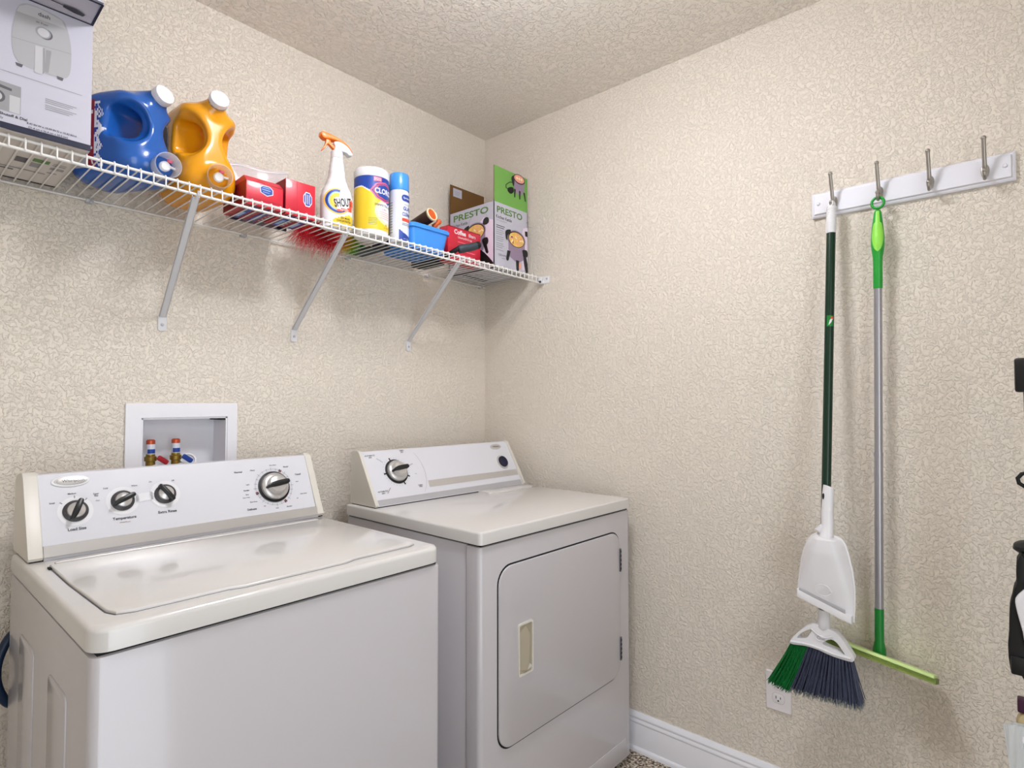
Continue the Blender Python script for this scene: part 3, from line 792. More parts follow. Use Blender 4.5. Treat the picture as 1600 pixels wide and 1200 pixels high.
fl.flat([(-1.70, .385), (-1.62, .377), (-1.62, .380), (-1.70, .390)], (0, 0, zf+.001), X3, DN, 'ink', .0018)
fl.flat([(XLc, .434), (XR-.004, .434), (XR-.004, .440), (XLc, .440)], (0, 0, zf+.002), X3, DN, 'navy', .0022)
fl.build('top_flap', CB)

# ------------------------------------------------------------------ detergent jugs
def jug_field(h, wx_, wy_):
    def f(X, Y, Z):
        body = sd_box(X, Y, Z, (0, .004, h*.5), (wx_, wy_, h*.5), .052)
        body = smax(body, sd_box(X, Y, Z, (0, .0, h*.5), (wx_+.01, wy_+.01, h*.5), .02), .01)
        # the top slopes down to the back
        body = smax(body, (Z-h+.002)*.93 + np.maximum(Y-.0, 0)*.42, .03)
        body = smax(body, (Z-h+.004)*.93 + np.maximum(-Y-.045, 0)*.45, .03)
        neck = sd_cap(X, Y, Z, (0, .0, h*.83), (0, -wy_+.010, h*.915), .034, .0215)
        body = smin(body, neck, .03)
        # finger hole and side hollows
        hole = sd_cap(X*.12, Y, Z, (0, -wy_+.066, h*.50), (0, -wy_+.060, h*.665), .0215)
        body = smax(body, -hole, .012)
        for sg in (-1, 1):
            side = sd_ell(X, Y, Z, (sg*(wx_+.010), -wy_+.025, h*.575), (wx_-.006, .041, h*.225))
            body = smax(body, -side, .012)
        # boss that carries the tap
        body = smin(body, sd_cap(X, Y, Z, (0, -.04, h*.20), (0, -wy_-.004, h*.175), .036, .026), .02)
        return body
    return f

def jug(name, label, o, rz, h, m, cupm, wx_=.074, wy_=.106, labfn=None, captilt=.25, dark=False, turn=-.3):
    t = thing(name, label, 'detergent jug', o, rz, 'tap dispenser jugs on the shelf')
    f = jug_field(h, wx_, wy_)
    v, fc = snets(f, (-wx_-.012, -wy_-.04, -.006), (wx_+.012, wy_+.018, h+.03), .0032)
    body = B().add(v, fc, m)
    bt = body.build('bottle', t, angle=60, local=True, weld=False)
    lb = B(); labfn(lb, f); lb.build('printed_label', bt, local=True)
    ax = Vector((turn*.5, -1, captilt)).normalized(); c = Vector((0, -wy_-.001, h*.928))
    k = B()
    if dark: k.lathe([(.0235, .004), (.0235, .0075)], 'black', c, ax, 36)
    n_ = 36
    k.lathe([(.0225, -.002), (.0235, .0), (.0235, .014), (.0222, .0175), (.018, .0185), (.0175, .0178), (.0001, .0178)], 'white', c+ax*(.004 if dark else 0), ax, n_)
    for j in range(n_):
        w = 2*PI*j/n_; e1 = Vector((1, 0, 0)); e2 = ax.cross(e1)
        p = c+ax*(.005)+e1*math.cos(w)*.0236+e2*math.sin(w)*.0236
        k.tube([p, p+ax*.010], .0007, 'white', 4)
    k.build('cap', t, angle=30, local=True)
    # dispensing tap under a clear measuring cup
    a2 = Vector((turn, -1, -.16)).normalized(); c2 = Vector((0, -wy_-.004, h*.175))
    tp = B().lathe([(.020, -.01), (.020, .006), (.012, .008), (.012, .030), (.009, .034), (.0001, .034)], 'white', c2, a2, 24)
    tp.box((-.017, -wy_-.034, h*.175-.004), (.017, -wy_-.028, h*.175+.002), 'white', .002)
    tp.lathe([(.006, 0), (.006, .006), (.0001, .007)], 'pink', c2+Vector((0, -.024, .010)), (0, -.3, 1), 14)
    tp.build('dispensing_tap', t, local=True)
    B().lathe([(.0285, -.006), (.0285, .004), (.0262, .006), (.0285, .046), (.0295, .052), (.0280, .0535), (.0272, .050), (.0250, .008), (.0001, .0065)], cupm, c2, a2, 36).build('measuring_cup', t, local=True)
    return t

def side_surf(f, wx_):
    def g(y, z):
        x = -wx_-.01
        for _ in range(40):
            d = float(f(np.array([x]), np.array([y]), np.array([z]))[0])
            x += d*.9
            if abs(d) < 1e-4 or x > .0: break
        x = min(x, -.02)
        return x-.0006
    return g
def lab_blue(body, f):
    g = side_surf(f, .074); y0, y1, z0, z1 = .074, -.023, .026, .185
    nu, nv = 44, 56
    rnd = random.Random(3); noise = [[rnd.random() for _ in range(60)] for _ in range(60)]
    def col(u, w):
        # rounded corners, swept front edge
        if (u < .08 and (w > .93 or w < .05)): return None
        edge = .90 + .06*math.sin(w*26)
        if u > edge or (w > .96 and u > .7): return None
        if u > .70: return 'whitem' if noise[int(w*28)][int(u*34)] > .35 else 'bblue'
        if u > .50: return 'dred' if noise[int(w*24)][int(u*24)] > .08 else 'whitem'
        if .80 < w < .86 and .15 < u < .42: return 'ink'
        if .30 < w < .72 and .08 < u < .46: return 'fry2' if (int(w*40) % 2) else 'fry4'
        return 'fry3'
    body.grid(nu, nv, lambda u, w: (g(y0+(y1-y0)*u, z0+(z1-z0)*w), y0+(y1-y0)*u, z0+(z1-z0)*w), col)
def lab_yel(body, f):
    g = side_surf(f, .074); y0, y1, z0, z1 = .074, .005, .030, .205
    def col(u, w):
        if ((u-.5)/.5)**4+((w-.5)/.5)**4 > 1: return None
        if ((u-.5)/.46)**4+((w-.5)/.47)**4 > 1: return 'whitem'
        return 'navy' if not (.3 < w < .6 and .2 < u < .7) else 'tomato'
    body.grid(36, 48, lambda u, w: (g(y0+(y1-y0)*u, z0+(z1-z0)*w), y0+(y1-y0)*u, z0+(z1-z0)*w), col)
jug('detergent_jug', 'blue laundry detergent jug with a white cap and clear dosing cup beside the carton', (-1.456, -.160, top(-1.45)), R(30), .232, 'jblue', 'clear', labfn=lab_blue, turn=-.55)
jug('detergent_jug', 'yellow laundry detergent jug with a white cap, standing right of the blue jug', (-1.283, -.160, top(-1.29)), R(4), .266, 'jyel', 'clearo', labfn=lab_yel, dark=True, wx_=.072)

# ------------------------------------------------------------------ clear zip bag and the two small red boxes
t = thing('zip_bag', 'clear zip bag with dark printed packets standing behind the small red boxes', 'plastic bag', (-1.09, -.105, top(-1.09)))
def bagf(sd):
    def fn(u, w):
        x = -1.182+.186*u; zt = 1.940+.028*u+.005*math.sin(u*7)
        z = top(-1.1)+.002+(zt-top(-1.1))*w
        th = .018*math.sin(PI*min(1, u*1.0))**.5*(1-w)**.6*(1 if 0 < u < 1 else 0)
        return (x, -.098+sd*th+.004*math.sin(u*9+w*5)*w, z)
    return fn
b = B()
b.grid(28, 18, bagf(-1), lambda u, w: 'bag'); b.grid(28, 18, bagf(1), lambda u, w: 'bag')
b.build('film', t, angle=80, recalc=False)
zp = [(-1.182+.186*u, -.101+.004*math.sin(u*9+4.6)-.001, 1.933+.028*u+.005*math.sin(u*7)) for u in [k/16 for k in range(17)]]
B().tube(zp, .0016, 'white', 6, flat=(.5, 1)).build('zipper_strip', t)
rnd = random.Random(5)
b = B().box((-1.176, -.112, top(-1.1)+.003), (-1.004, -.106, 1.868), 'navy', .002)
for k in range(34):
    u, w = rnd.random(), rnd.random(); x = -1.172+.16*u; z = 1.785+.076*w
    b.flat([(x, z), (x+.008, z+.002), (x+.007, z+.007), (x-.001, z+.005)], (0, -.112, 0), X3, Z3, rnd.choice(['lblue', 'fry3', 'dred', 'bblue']), .0006)
b.build('printed_packet', t)

def hexbadge(b, cx, cz, y, w, h, vertical=False):
    o = [(-w, h*.45), (-w*.45, h), (w*.45, h), (w, h*.45), (w, -h*.45), (w*.45, -h), (-w*.45, -h), (-w, -h*.45)] if vertical else [(-w, h*.5), (-w*.6, h*.95), (w*.5, h*.95), (w, h*.45), (w, -h*.5), (w*.1, -h), (-w*.9, -h*.5)]
    b.flat([(cx+p, cz+q) for p, q in o], (0, y, 0), X3, Z3, 'white', .0005)
    b.flat([(cx+p*.87, cz+q*.86) for p, q in o], (0, y, 0), X3, Z3, 'bblue', .0009)
def red_box(lab, x0, x1, y0, y1, z1, badge, lean=0):
    t = thing('small_red_box', lab, 'box', ((x0+x1)/2, (y0+y1)/2, top(x0)), group='small red boxes on the shelf')
    z0 = top(x0)+.0004
    b = B().box((x0, y0, z0), (x1, y1, z1), 'red', .0015)
    b.flat([(y, z) for y, z in ((-y1+.002, z0+.002), (-y0-.002, z0+.002), (-y0-.002, z1-.002), (-y1+.002, z1-.002))], (x0, 0, 0), NY, Z3, 'dred', .0004)
    # printed base: red and blue panels
    n_ = 4
    for k in range(n_):
        ya, yb = -y1+(y1-y0)*(k/n_)+.003, -y1+(y1-y0)*((k+1)/n_)-.003
        b.flat([(x0+.004, ya), (x1-.004, ya), (x1-.004, yb), (x0+.004, yb)], (0, 0, z0), X3, DN, 'dred', .0003)
    for k in range(2):
        xa = x0+.020+k*.045
        b.flat([(xa, -y1+.006), (xa+.018, -y1+.006), (xa+.018, -y0-.01), (xa, -y0-.01)], (0, 0, z0), X3, DN, 'bblue', .0006)
        b.flat([(xa+.003, -y1+.02), (xa+.014, -y1+.02), (xa+.014, -y1+.07), (xa+.003, -y1+.07)], (0, 0, z0), X3, DN, 'lblue', .0008)
        for q in range(5):
            b.flat([(xa+.024, -y1+.02+q*.02), (xa+.031, -y1+.02+q*.02), (xa+.031, -y1+.03+q*.02), (xa+.024, -y1+.03+q*.02)], (0, 0, z0), X3, DN, 'cardw', .0006)
    badge(b, y0)
    b.build('carton_body', t)
    return t, z0
def bdg1(b, y):
    hexbadge(b, -1.150, 1.8205, y, .019, .0145)
    for k, (w, h) in enumerate(((.010, .0018), (.012, .0022), (.009, .0014))): b.flat([(-1.151-w, 1.8275-k*.006), (-1.151+w, 1.8270-k*.006), (-1.151+w, 1.8270-k*.006+h), (-1.151-w, 1.8275-k*.006+h)], (0, y, 0), X3, Z3, 'lblue', .0012)
    b.flat([(-1.203, 1.7915), (-1.103, 1.7915), (-1.103, 1.7930), (-1.203, 1.7930)], (0, y, 0), X3, Z3, 'dred', .0004)
t, z0 = red_box('small red box with a wide blue badge, next to the yellow jug', -1.205, -1.102, -.282, -.135, 1.838, bdg1)
# its slanting lid
b = B(); zz = 1.838
b.add([(-1.205, -.282, zz), (-1.102, -.282, zz), (-1.102, -.135, zz), (-1.205, -.135, zz), (-1.203, -.262, zz+.018), (-1.104, -.262, zz+.018), (-1.104, -.14, zz+.010), (-1.203, -.14, zz+.010)],
      [[0, 1, 5, 4], [1, 2, 6, 5], [2, 3, 7, 6], [3, 0, 4, 7], [4, 5, 6, 7]], 'red')
b.build('lid_flap', t)
def bdg2(b, y):
    hexbadge(b, -1.0285, 1.829, y, .0135, .021, True)
    for k in range(3): b.flat([(-1.0365+k*.006, 1.815), (-1.0335+k*.006, 1.815), (-1.0335+k*.006, 1.843), (-1.0365+k*.006, 1.843)], (0, y, 0), X3, Z3, 'cardw', .0012)
    b.flat([(-1.0615, 1.774), (-1.0608, 1.774), (-1.0608, 1.874), (-1.0615, 1.874)], (0, y, 0), X3, Z3, 'dred', .0006)
red_box('small red box with an upright blue badge, just left of the spray bottle', -1.095, -1.004, -.282, -.150, 1.874, bdg2)

# ------------------------------------------------------------------ spray bottle
t = thing('spray_bottle', 'white trigger spray bottle with an orange trigger and coloured rings on its label', 'spray bottle', (-.914, -.248, top(-.914)), R(-12))
secs = [(0, .040, .022), (.004, .046, .027), (.05, .0485, .030), (.098, .0485, .030), (.118, .043, .029), (.140, .033, .026), (.160, .026, .022), (.172, .0235, .020), (.180, .0245, .020), (.190, .0215, .018), (.198, .0222, .018), (.208, .0195, .0165), (.216, .0185, .0165), (.226, .0165, .0160)]
def wd(z):
    for (za, wa, da), (zb, wb, db) in zip(secs, secs[1:]):
        if za <= z <= zb: q = (z-za)/(zb-za); q = q*q*(3-2*q); return wa+(wb-wa)*q, da+(db-da)*q
    return secs[-1][1:]
def sel(w, d, a, p=2.6):
    c, s_ = math.cos(a), math.sin(a); r = (abs(c)**p+abs(s_)**p)**(-1/p); return w*c*r, d*s_*r
b = B(); NZ = 52
b.grid(40, NZ, lambda u, w: (*sel(*wd(.226*w), 2*PI*u), .226*w), lambda u, w: 'white')
b.add([(*sel(.040, .022, 2*PI*k/40), 0) for k in range(40)], [list(range(40))[::-1]], 'white')
def sf(a, z, off=.0007):
    w, d = wd(z); q = max(0, 1-(abs(a)/w)**2.6)**(1/2.6); return Vector((a, -d*q-off, z))
def sring(cx, cz, r0, r1, a0, a1, m, off, N=30):
    for k in range(N):
        aa, ab = R(a0+(a1-a0)*k/N), R(a0+(a1-a0)*(k+1)/N)
        b.add([sf(cx+r0*math.cos(aa), cz+r0*math.sin(aa), off), sf(cx+r1*math.cos(aa), cz+r1*math.sin(aa), off), sf(cx+r1*math.cos(ab), cz+r1*math.sin(ab), off), sf(cx+r0*math.cos(ab), cz+r0*math.sin(ab), off)], [[0, 1, 2, 3]], m)
for r0, r1, m in ((.036, .040, 'amber'), (.029, .036, 'bblue'), (.025, .029, 'lblue'), (.018, .025, 'yellow'), (.013, .018, 'amber')):
    sring(-.006, .082, r0, r1, 78, 318, m, .0008)
def spoly(pts, m, off):
    us_ = [p[0] for p in pts]; n_ = 14; lo, hi = min(us_), max(us_)
    b.grid(n_, 10, lambda u, w: sf(lo+(hi-lo)*u, min(p[1] for p in pts)+(max(p[1] for p in pts)-min(p[1] for p in pts))*w, off), lambda u, w: m if inpoly(lo+(hi-lo)*u, min(p[1] for p in pts)+(max(p[1] for p in pts)-min(p[1] for p in pts))*w, pts) else None)
def inpoly(x, y, P_):
    c = False
    for i in range(len(P_)):
        (x1, y1), (x2, y2) = P_[i-1], P_[i]
        if (y1 > y) != (y2 > y) and x < (x2-x1)*(y-y1)/(y2-y1)+x1: c = not c
    return c
spoly([(-.010, .052), (.040, .058), (.044, .092), (.036, .095), (.028, .078), (.012, .066), (-.006, .062)], 'tomato', .0010)
spoly([(-.020, .006), (.043, .006), (.044, .040), (.030, .046), (.0, .034), (-.020, .026)], 'yellow', .0009)
spoly([(-.008, .058), (.030, .066), (.026, .104), (.004, .100), (-.012, .080)], 'white', .0012)
W2 = lambda ox, oz, rot=0, sl=0: (lambda x, y: sf(ox+x*math.cos(rot)-y*math.sin(rot), oz+x*math.sin(rot)+y*math.cos(rot), .0016))
b.text('SHOUT', .034, 0, 0, 0, 'ink', sx=.50, bold=.026, warp=W2(.010, .079, .22))
b.text('Triple-Acting', .0068, 0, 0, 0, 'white', sx=.8, bold=.02, warp=W2(.014, .0585, .12))
b.text('50X MORE', .0080, 0, 0, 0, 'ink', sx=.8, bold=.02, warp=W2(.018, .0325))
b.text('CONCENTRATED', .0080, 0, 0, 0, 'ink', sx=.72, bold=.02, warp=W2(.014, .0235))
b.text('stain remover, liquid', .0045, 0, 0, 0, 'ink2', warp=W2(.014, .0155))
b.build('bottle', t, angle=40, local=True)
h = B().lathe([(.0165, .222), (.0185, .224), (.0185, .243), (.0165, .245), (.010, .246)], 'white', (0, 0, 0), Z3, 28)
hy = .0105
h.prism(smooth2([(-.010, .244), (-.008, .258), (-.012, .270), (.006, .276), (.030, .268), (.044, .252), (.046, .243), (.036, .240), (.028, .246), (.012, .247), (.008, .243)], 3), (0, hy, 0), X3, Z3, 2*hy, 'white', .002)
h.build('sprayer_head', t, local=True)
h = B().prism(smooth2([(-.052, .288), (-.048, .294), (-.034, .293), (-.008, .288), (.018, .279), (.036, .266), (.044, .254), (.045, .250), (.034, .262), (.016, .272), (-.006, .276), (-.030, .276), (-.040, .274), (-.050, .280)], 3), (0, hy+.0012, 0), X3, Z3, 2*hy+.0024, 'orange', .002)
h.lathe([(.006, 0), (.0075, .004), (.0075, .010)], 'orange', (-.044, 0, .284), (-1, 0, .15), 16)
h.build('orange_shroud', t, local=True)
h = B().prism(smooth2([(-.034, .278), (-.022, .279), (-.020, .268), (-.006, .256), (-.012, .250), (-.022, .258), (-.030, .262), (-.036, .250), (-.046, .238), (-.048, .240), (-.040, .254), (-.036, .266)], 3), (0, .006, 0), X3, Z3, .012, 'orange', .0015)
h.build('trigger', t, local=True)

# ------------------------------------------------------------------ wipes canister
def cyl_label(b, c, r, ang0):
    return lambda dx_, dz_, off=.0009: (lambda x, y: Vector((c[0]+(r+off)*math.cos(ang0+(x+dx_)/r), c[1]+(r+off)*math.sin(ang0+(x+dx_)/r), c[2]+y+dz_)))
cc = (-.789, -.252, top(-.789)); rr = .0545; A0 = R(-80); hh = .2050
t = thing('wipes_canister', 'round canister of disinfecting wipes with a white lid and a blue and yellow label', 'canister', cc)
b = B().lathe([(.049, 0), (.0535, .002), (rr, .006), (rr, hh-.012)], 'white', cc, Z3, 48)
def wcol(u, w):
    a = (u-.5)*2*PI; z = hh*w
    s = a*rr
    if z < .018 or z > hh-.016: return None
    # edge where blue meets yellow
    e = .150 - .20*(s+.085) if s < -.0 else .128-.16*min(s, .05)
    e = .157 - .55*max(0, s+.075) if s < 0.02 else .1047+.55*(s-.02)
    if z > e: return 'bblue'
    if ((s-.018)/.040)**2+((z-.080)/.034)**2 < 1 or z > e-.004: return 'whitem'
    if ((s-.018)/.050)**2+((z-.078)/.042)**2 < 1: return 'cream'
    return 'yellow'
b.grid(150, 110, lambda u, w: (cc[0]+(rr+.0005)*math.cos(A0+(u-.5)*2*PI), cc[1]+(rr+.0005)*math.sin(A0+(u-.5)*2*PI), cc[2]+hh*w), wcol)
cw = cyl_label(b, cc, rr, A0)
def cpoly(pts, m, off, n=26):
    xs = [p[0] for p in pts]; zs_ = [p[1] for p in pts]; x0, x1, z0, z1 = min(xs), max(xs), min(zs_), max(zs_)
    g = cw(0, 0, off)
    b.grid(n, n, lambda u, w: g(x0+(x1-x0)*u, z0+(z1-z0)*w), lambda u, w: m if inpoly(x0+(x1-x0)*u, z0+(z1-z0)*w, pts) else None)
dia = lambda s_: [(.004-.046*s_, .142), (.004-.028*s_, .142+.022*s_), (.004, .142+.029*s_), (.004+.028*s_, .142+.022*s_), (.004+.046*s_, .142), (.004+.028*s_, .142-.022*s_), (.004, .142-.029*s_), (.004-.028*s_, .142-.022*s_)]
cpoly(dia(1.12), 'pink', .0010, 44); cpoly(dia(1.0), 'bblue', .0013, 40); cpoly(dia(.90), 'tomato', .0016, 40); cpoly(dia(.80), 'bblue', .0019, 40)
b.text('CLOROX', .0235, 0, 0, 0, 'white', bold=.03, sx=.80, warp=cw(.006, .142, .0024))
b.text('DISINFECTING WIPES', .0095, 0, 0, 0, 'ink', bold=.015, sx=.85, warp=cw(.006, .098)); b.text('5 IN 1', .0085, 0, 0, 0, 'inkred', warp=cw(.004, .086))
for k in range(4): cpoly([(-.016, .076-k*.0065), (.026, .076-k*.0065), (.026, .078-k*.0065), (-.016, .078-k*.0065)], 'salmon', .0008, 8)
for k in range(5): cpoly([(-.052, .052-k*.0050), (-.024, .052-k*.0050), (-.024, .0540-k*.0050), (-.052, .0540-k*.0050)], 'ink2' if k > 3 else 'limed', .0008, 8)
b.text('75', .009, 0, 0, 0, 'ink', warp=cw(.010, .036)); b.text('WET WIPES', .0045, 0, 0, 0, 'ink', warp=cw(.010, .028))
cpoly([(-.036, .172), (-.010, .172), (-.010, .186), (-.036, .186)], 'pink', .0010, 8)
b.text('KILLS 99.9%\nOF VIRUSES', .0045, 0, 0, 0, 'white', bold=.01, warp=cw(-.023, .179, .0014))
b.build('canister_body', t, angle=40)
B().lathe([(rr+.0012, hh-.016), (rr+.0018, hh-.013), (rr+.0016, hh+.006), (rr-.002, hh+.013), (rr-.008, hh+.0155), (.030, hh+.0165), (.0001, hh+.0165)], 'white', cc, Z3, 48).build('lid', t)

# ------------------------------------------------------------------ aerosol cans
cc = (-.693, -.272, top(-.693)); rr = .0325; A0 = R(-75); hh = .230
t = thing('aerosol_can', 'slim white aerosol can with a light blue cap right of the wipes canister', 'aerosol can', cc)
b = B().lathe([(.029, .002), (.0325, .0), (.033, .003), (rr, .006), (rr, .168), (.0315, .172), (.030, .176)], 'canw', cc, Z3, 40)
cw = cyl_label(b, cc, rr, A0)
cpoly(rrect(-.022, .137, .022, .159, .010, 4), 'bblue', .0010); b.text('Sprayway', .0085, 0, 0, 0, 'white', bold=.01, warp=cw(0, .148, .0014))
b.text('GLASS', .017, 0, 0, 0, 'bblue', bold=.02, sx=.78, warp=cw(.002, .112)); b.text('CLEANER', .0165, 0, 0, 0, 'bblue', bold=.02, sx=.62, warp=cw(.002, .093))
b.text('WORLD\'S BEST', .0042, 0, 0, 0, 'ink2', warp=cw(0, .126))
cpoly([(-.020, .070), (.024, .070), (.024, .080), (-.020, .080)], 'tomato', .0010, 8)
for k in range(2): cpoly([(-.020, .062-k*.005), (.020, .062-k*.005), (.020, .0640-k*.005), (-.020, .0640-k*.005)], 'ink2', .0009, 8)
cpoly([(-.030, .004), (.05, .004), (.05, .016), (.0, .024), (-.018, .034), (-.030, .043)], 'bblue', .0010, 26)
b.text('NET WT 19 OZ', .0045, 0, 0, 0, 'white', warp=cw(.0, .011, .0014))
for k in range(12): cpoly([(-.066, .030+k*.009), (-.052, .030+k*.009), (-.052, .033+k*.009), (-.066, .033+k*.009)], 'ink2', .0009, 4)
b.build('can_body', t)
B().lathe([(.0322, .176), (.0326, .178), (.0322, .226), (.0300, .232), (.026, .2335), (.0001, .2335)], 'aero', cc, Z3, 40).build('cap', t)
cc = (-.705, -.190, top(-.70))
t = thing('aerosol_can', 'dark navy aerosol can mostly hidden behind the slim white can', 'aerosol can', cc)
B().lathe([(.027, .002), (.0305, 0), (.031, .004), (.030, .007), (.030, .160), (.027, .166)], 'navy', cc, Z3, 36).build('can_body', t)
B().lathe([(.0295, .166), (.0295, .212), (.027, .217), (.0001, .218)], 'jblue', cc, Z3, 36).build('cap', t)

# ------------------------------------------------------------------ dark folded cloth under the cans
t = B()
zc = top(-.75)+.0005
t.box((-.728, -.152, zc), (-.664, -.030, zc+.005), 'slate', .002).box((-.726, -.148, zc+.0052), (-.667, -.034, zc+.0095), 'slate', .002)
tag(t.build('folded_cloth'), 'dark slate folded cloth lying flat at the back behind the white aerosol can', 'cloth')

# ------------------------------------------------------------------ blue bin with its contents
z0 = top(-.56)+.0003
t = thing('storage_bin', 'small open blue plastic bin with a rolled rim standing on the shelf', 'plastic bin', (-.56, -.19, z0))
b = B()
Bx = lambda g, z: [(x, y, z) for x, y in rrect(-.645-g, -.280-g, -.485+g, -.100+g, .022, 5)]
lay = [Bx(-.010, z0), Bx(-.004, z0+.004), Bx(.006, z0+.070), Bx(.0115, z0+.072), Bx(.0125, z0+.083), Bx(.010, z0+.086), Bx(.006, z0+.085), Bx(.0035, z0+.070), Bx(-.008, z0+.007)]
n_ = len(lay[0]); vs = [p for l in lay for p in l]; fs = []
for i in range(len(lay)-1):
    for j in range(n_): fs.append([i*n_+j, i*n_+(j+1) % n_, (i+1)*n_+(j+1) % n_, (i+1)*n_+j])
b.add(vs, fs, 'bin'); b.add(lay[0], [list(range(n_))[::-1]], 'bin'); b.add(lay[-1], [list(range(n_))], 'bin')
b.build('bin_body', t)
b = B()
for k in range(5): b.flat([(-.64+.004, .118+k*.033), (-.49, .118+k*.033), (-.49, .136+k*.033), (-.636, .136+k*.033)], (0, 0, z0), X3, DN, 'bind', .0004)
b.build('base_ribs', t)
a = Vector((-.560, -.285, 1.900)); e = Vector((-.573, -.160, 1.862)); ax = (e-a).normalized()
t = thing('cardboard_tube', 'dark brown tube with a cream rim and orange inside, lying in the blue bin', 'tube', tuple(e))
B().lathe([(.0215, .002), (.0225, .006), (.0225, .128), (.020, .132), (.0001, .132)], 'umber', a, ax, 32).build('sleeve', t)
B().lathe([(.0228, .006), (.0240, .003), (.0240, -.001), (.0215, -.003), (.0195, -.001), (.0190, .004)], 'cream', a, ax, 32).build('rim', t)
B().lathe([(.0192, .001), (.0180, .045), (.0001, .046)], 'rust', a, ax, 32).build('inner_tube', t)
t = thing('hand_tool', 'small orange pistol grip poking out of the blue bin beside the tube', 'hand tool', (-.527, -.262, 1.86))
pp = catmull([(-.534, -.262, 1.866), (-.527, -.268, 1.875), (-.519, -.271, 1.884), (-.513, -.272, 1.892)], 5)
B().tube(pp, .009, 'rust', 14, rs=[.010, .010, .0095, .0088, .008, .0076, .0074, .0076, .008, .0088, .0094, .0096, .0096, .0092, .008, .005][:len(pp)]).build('grip', t)
B().tube([(-.533, -.261, 1.867), (-.530, -.248, 1.845), (-.528, -.230, 1.815)], .008, 'rust', 12).build('shank', t)

# ------------------------------------------------------------------ black tool with dark grey handle
t = thing('scrub_brush', 'black scrubbing tool with a thick dark grey handle sticking out over the shelf edge', 'brush', (-.430, -.2, top(-.43)))
z0 = top(-.43)+.0004
B().prism(rrect(-.468, -.262, -.408+.012, -.07, .014, 4), (0, 0, z0), X3, Y3, .018, 'blackm', .005).build('brush_block', t) if False else None
B().prism(rrect(-.468, -.180, -.400, -.045, .014, 4), (0, 0, z0), X3, Y3, .022, 'blackm', .005).build('brush_block', t)
pp = catmull([(-.455, -.160, z0+.012), (-.4595, -.215, z0+.013), (-.4575, -.262, z0+.016), (-.449, -.288, z0+.028), (-.438, -.300, z0+.036)], 4)
B().tube(pp, .009, 'blackm', 14).build('neck', t)
pp = catmull([(-.444, -.296, 1.797), (-.427, -.305, 1.803), (-.402, -.315, 1.810), (-.378, -.324, 1.820)], 5)
B().tube(pp, .0125, 'handle', 16, rs=[.0135, .0150, .0156, .0158, .0158, .0156, .0154, .0152, .0150, .0148, .0146, .0144, .0142, .0140, .0138, .0134][:len(pp)], flat=(1.0, 1.0)).build('handle', t)
pp = [(-.379, -.3235, 1.8197), (-.372, -.3265, 1.8225), (-.366, -.329, 1.8245)]
B().tube(pp, .0115, 'blackm', 14, rs=[.0140, .0138, .010]).build('end_cap', t)

# ------------------------------------------------------------------ coffee filter box
x0, x1, y0, y1, z1 = -.443, -.272, -.238, -.190, 1.9005
t = thing('coffee_filter_box', 'red box of coffee filters standing between the blue bin and the kettle carton', 'box', ((x0+x1)/2, (y0+y1)/2, top(x0)))
z0 = top(x0)+.0004
b = B().box((x0, y0, z0), (x1, y1, z1), 'red', .0012)
b.text('Coffee', .0235, (x0+.031, y0, z1-.018), X3, Z3, 'white', 'LEFT', off=.0006, bold=.03, sx=.95)
b.text('filters', .0185, (x0+.106, y0, z1-.019), X3, Z3, 'white', 'LEFT', off=.0006, bold=.012, sx=.9)
b.text('200 ct', .0080, (x1-.004, y0, z1-.018), X3, Z3, 'white', 'RIGHT', off=.0006, sx=.8) if False else None
b.text('Universal 8-12 cup', .0115, (x0+.050, y0, z1-.036), X3, Z3, 'white', 'LEFT', off=.0006, bold=.01, sx=.85)
for k in range(4): b.flat([(x0+.05, z1-.055-k*.016), (x1-.03-.012*(k % 2), z1-.055-k*.016), (x1-.03-.012*(k % 2), z1-.052-k*.016), (x0+.05, z1-.052-k*.016)], (0, y0, 0), X3, Z3, 'pink', .0005)
for q in range(3): b.flat([(x0+.06+q*.04, z0+.012), (x0+.085+q*.04, z0+.012), (x0+.085+q*.04, z0+.018), (x0+.06+q*.04, z0+.018)], (0, y0, 0), X3, Z3, 'whitem', .0005)
b.flat([(x0, z1-.004), (x1, z1-.004), (x1, z1), (x0, z1)], (0, y0, 0), X3, Z3, 'dred', .0004)
b.build('carton_body', t)

# ------------------------------------------------------------------ kettle carton in the corner
x0, x1, y0, y1, z1 = -.250, -.046, -.291, -.036, 2.029
z0 = top(x0)+.0004
t = thing('kettle_carton', 'tall white and green kitchen kettle carton with open flaps in the room corner', 'cardboard box', ((x0+x1)/2, (y0+y1)/2, z0))
b = B(); w_ = .003
b.box((x0, y0, z0), (x1, y1, z0+.003), 'cardw')
b.box((x0, y0, z0), (x1, y0+w_, z1), 'cardw').box((x0, y1-w_, z0), (x1, y1, z1), 'cardw').box((x0, y0, z0), (x0+w_, y1, z1), 'cardw').box((x1-w_, y0, z0), (x1, y1, z1), 'cardw')
b.flat([(x0+.02, .09), (x1-.03, .07), (x1-.03, .10), (x0+.02, .12)], (0, 0, z0), X3, DN, 'black', .0004)
b.flat([(x0+.03, .14), (x0+.09, .14), (x0+.09, .155), (x0+.03, .155)], (0, 0, z0), X3, DN, 'ink2', .0004)
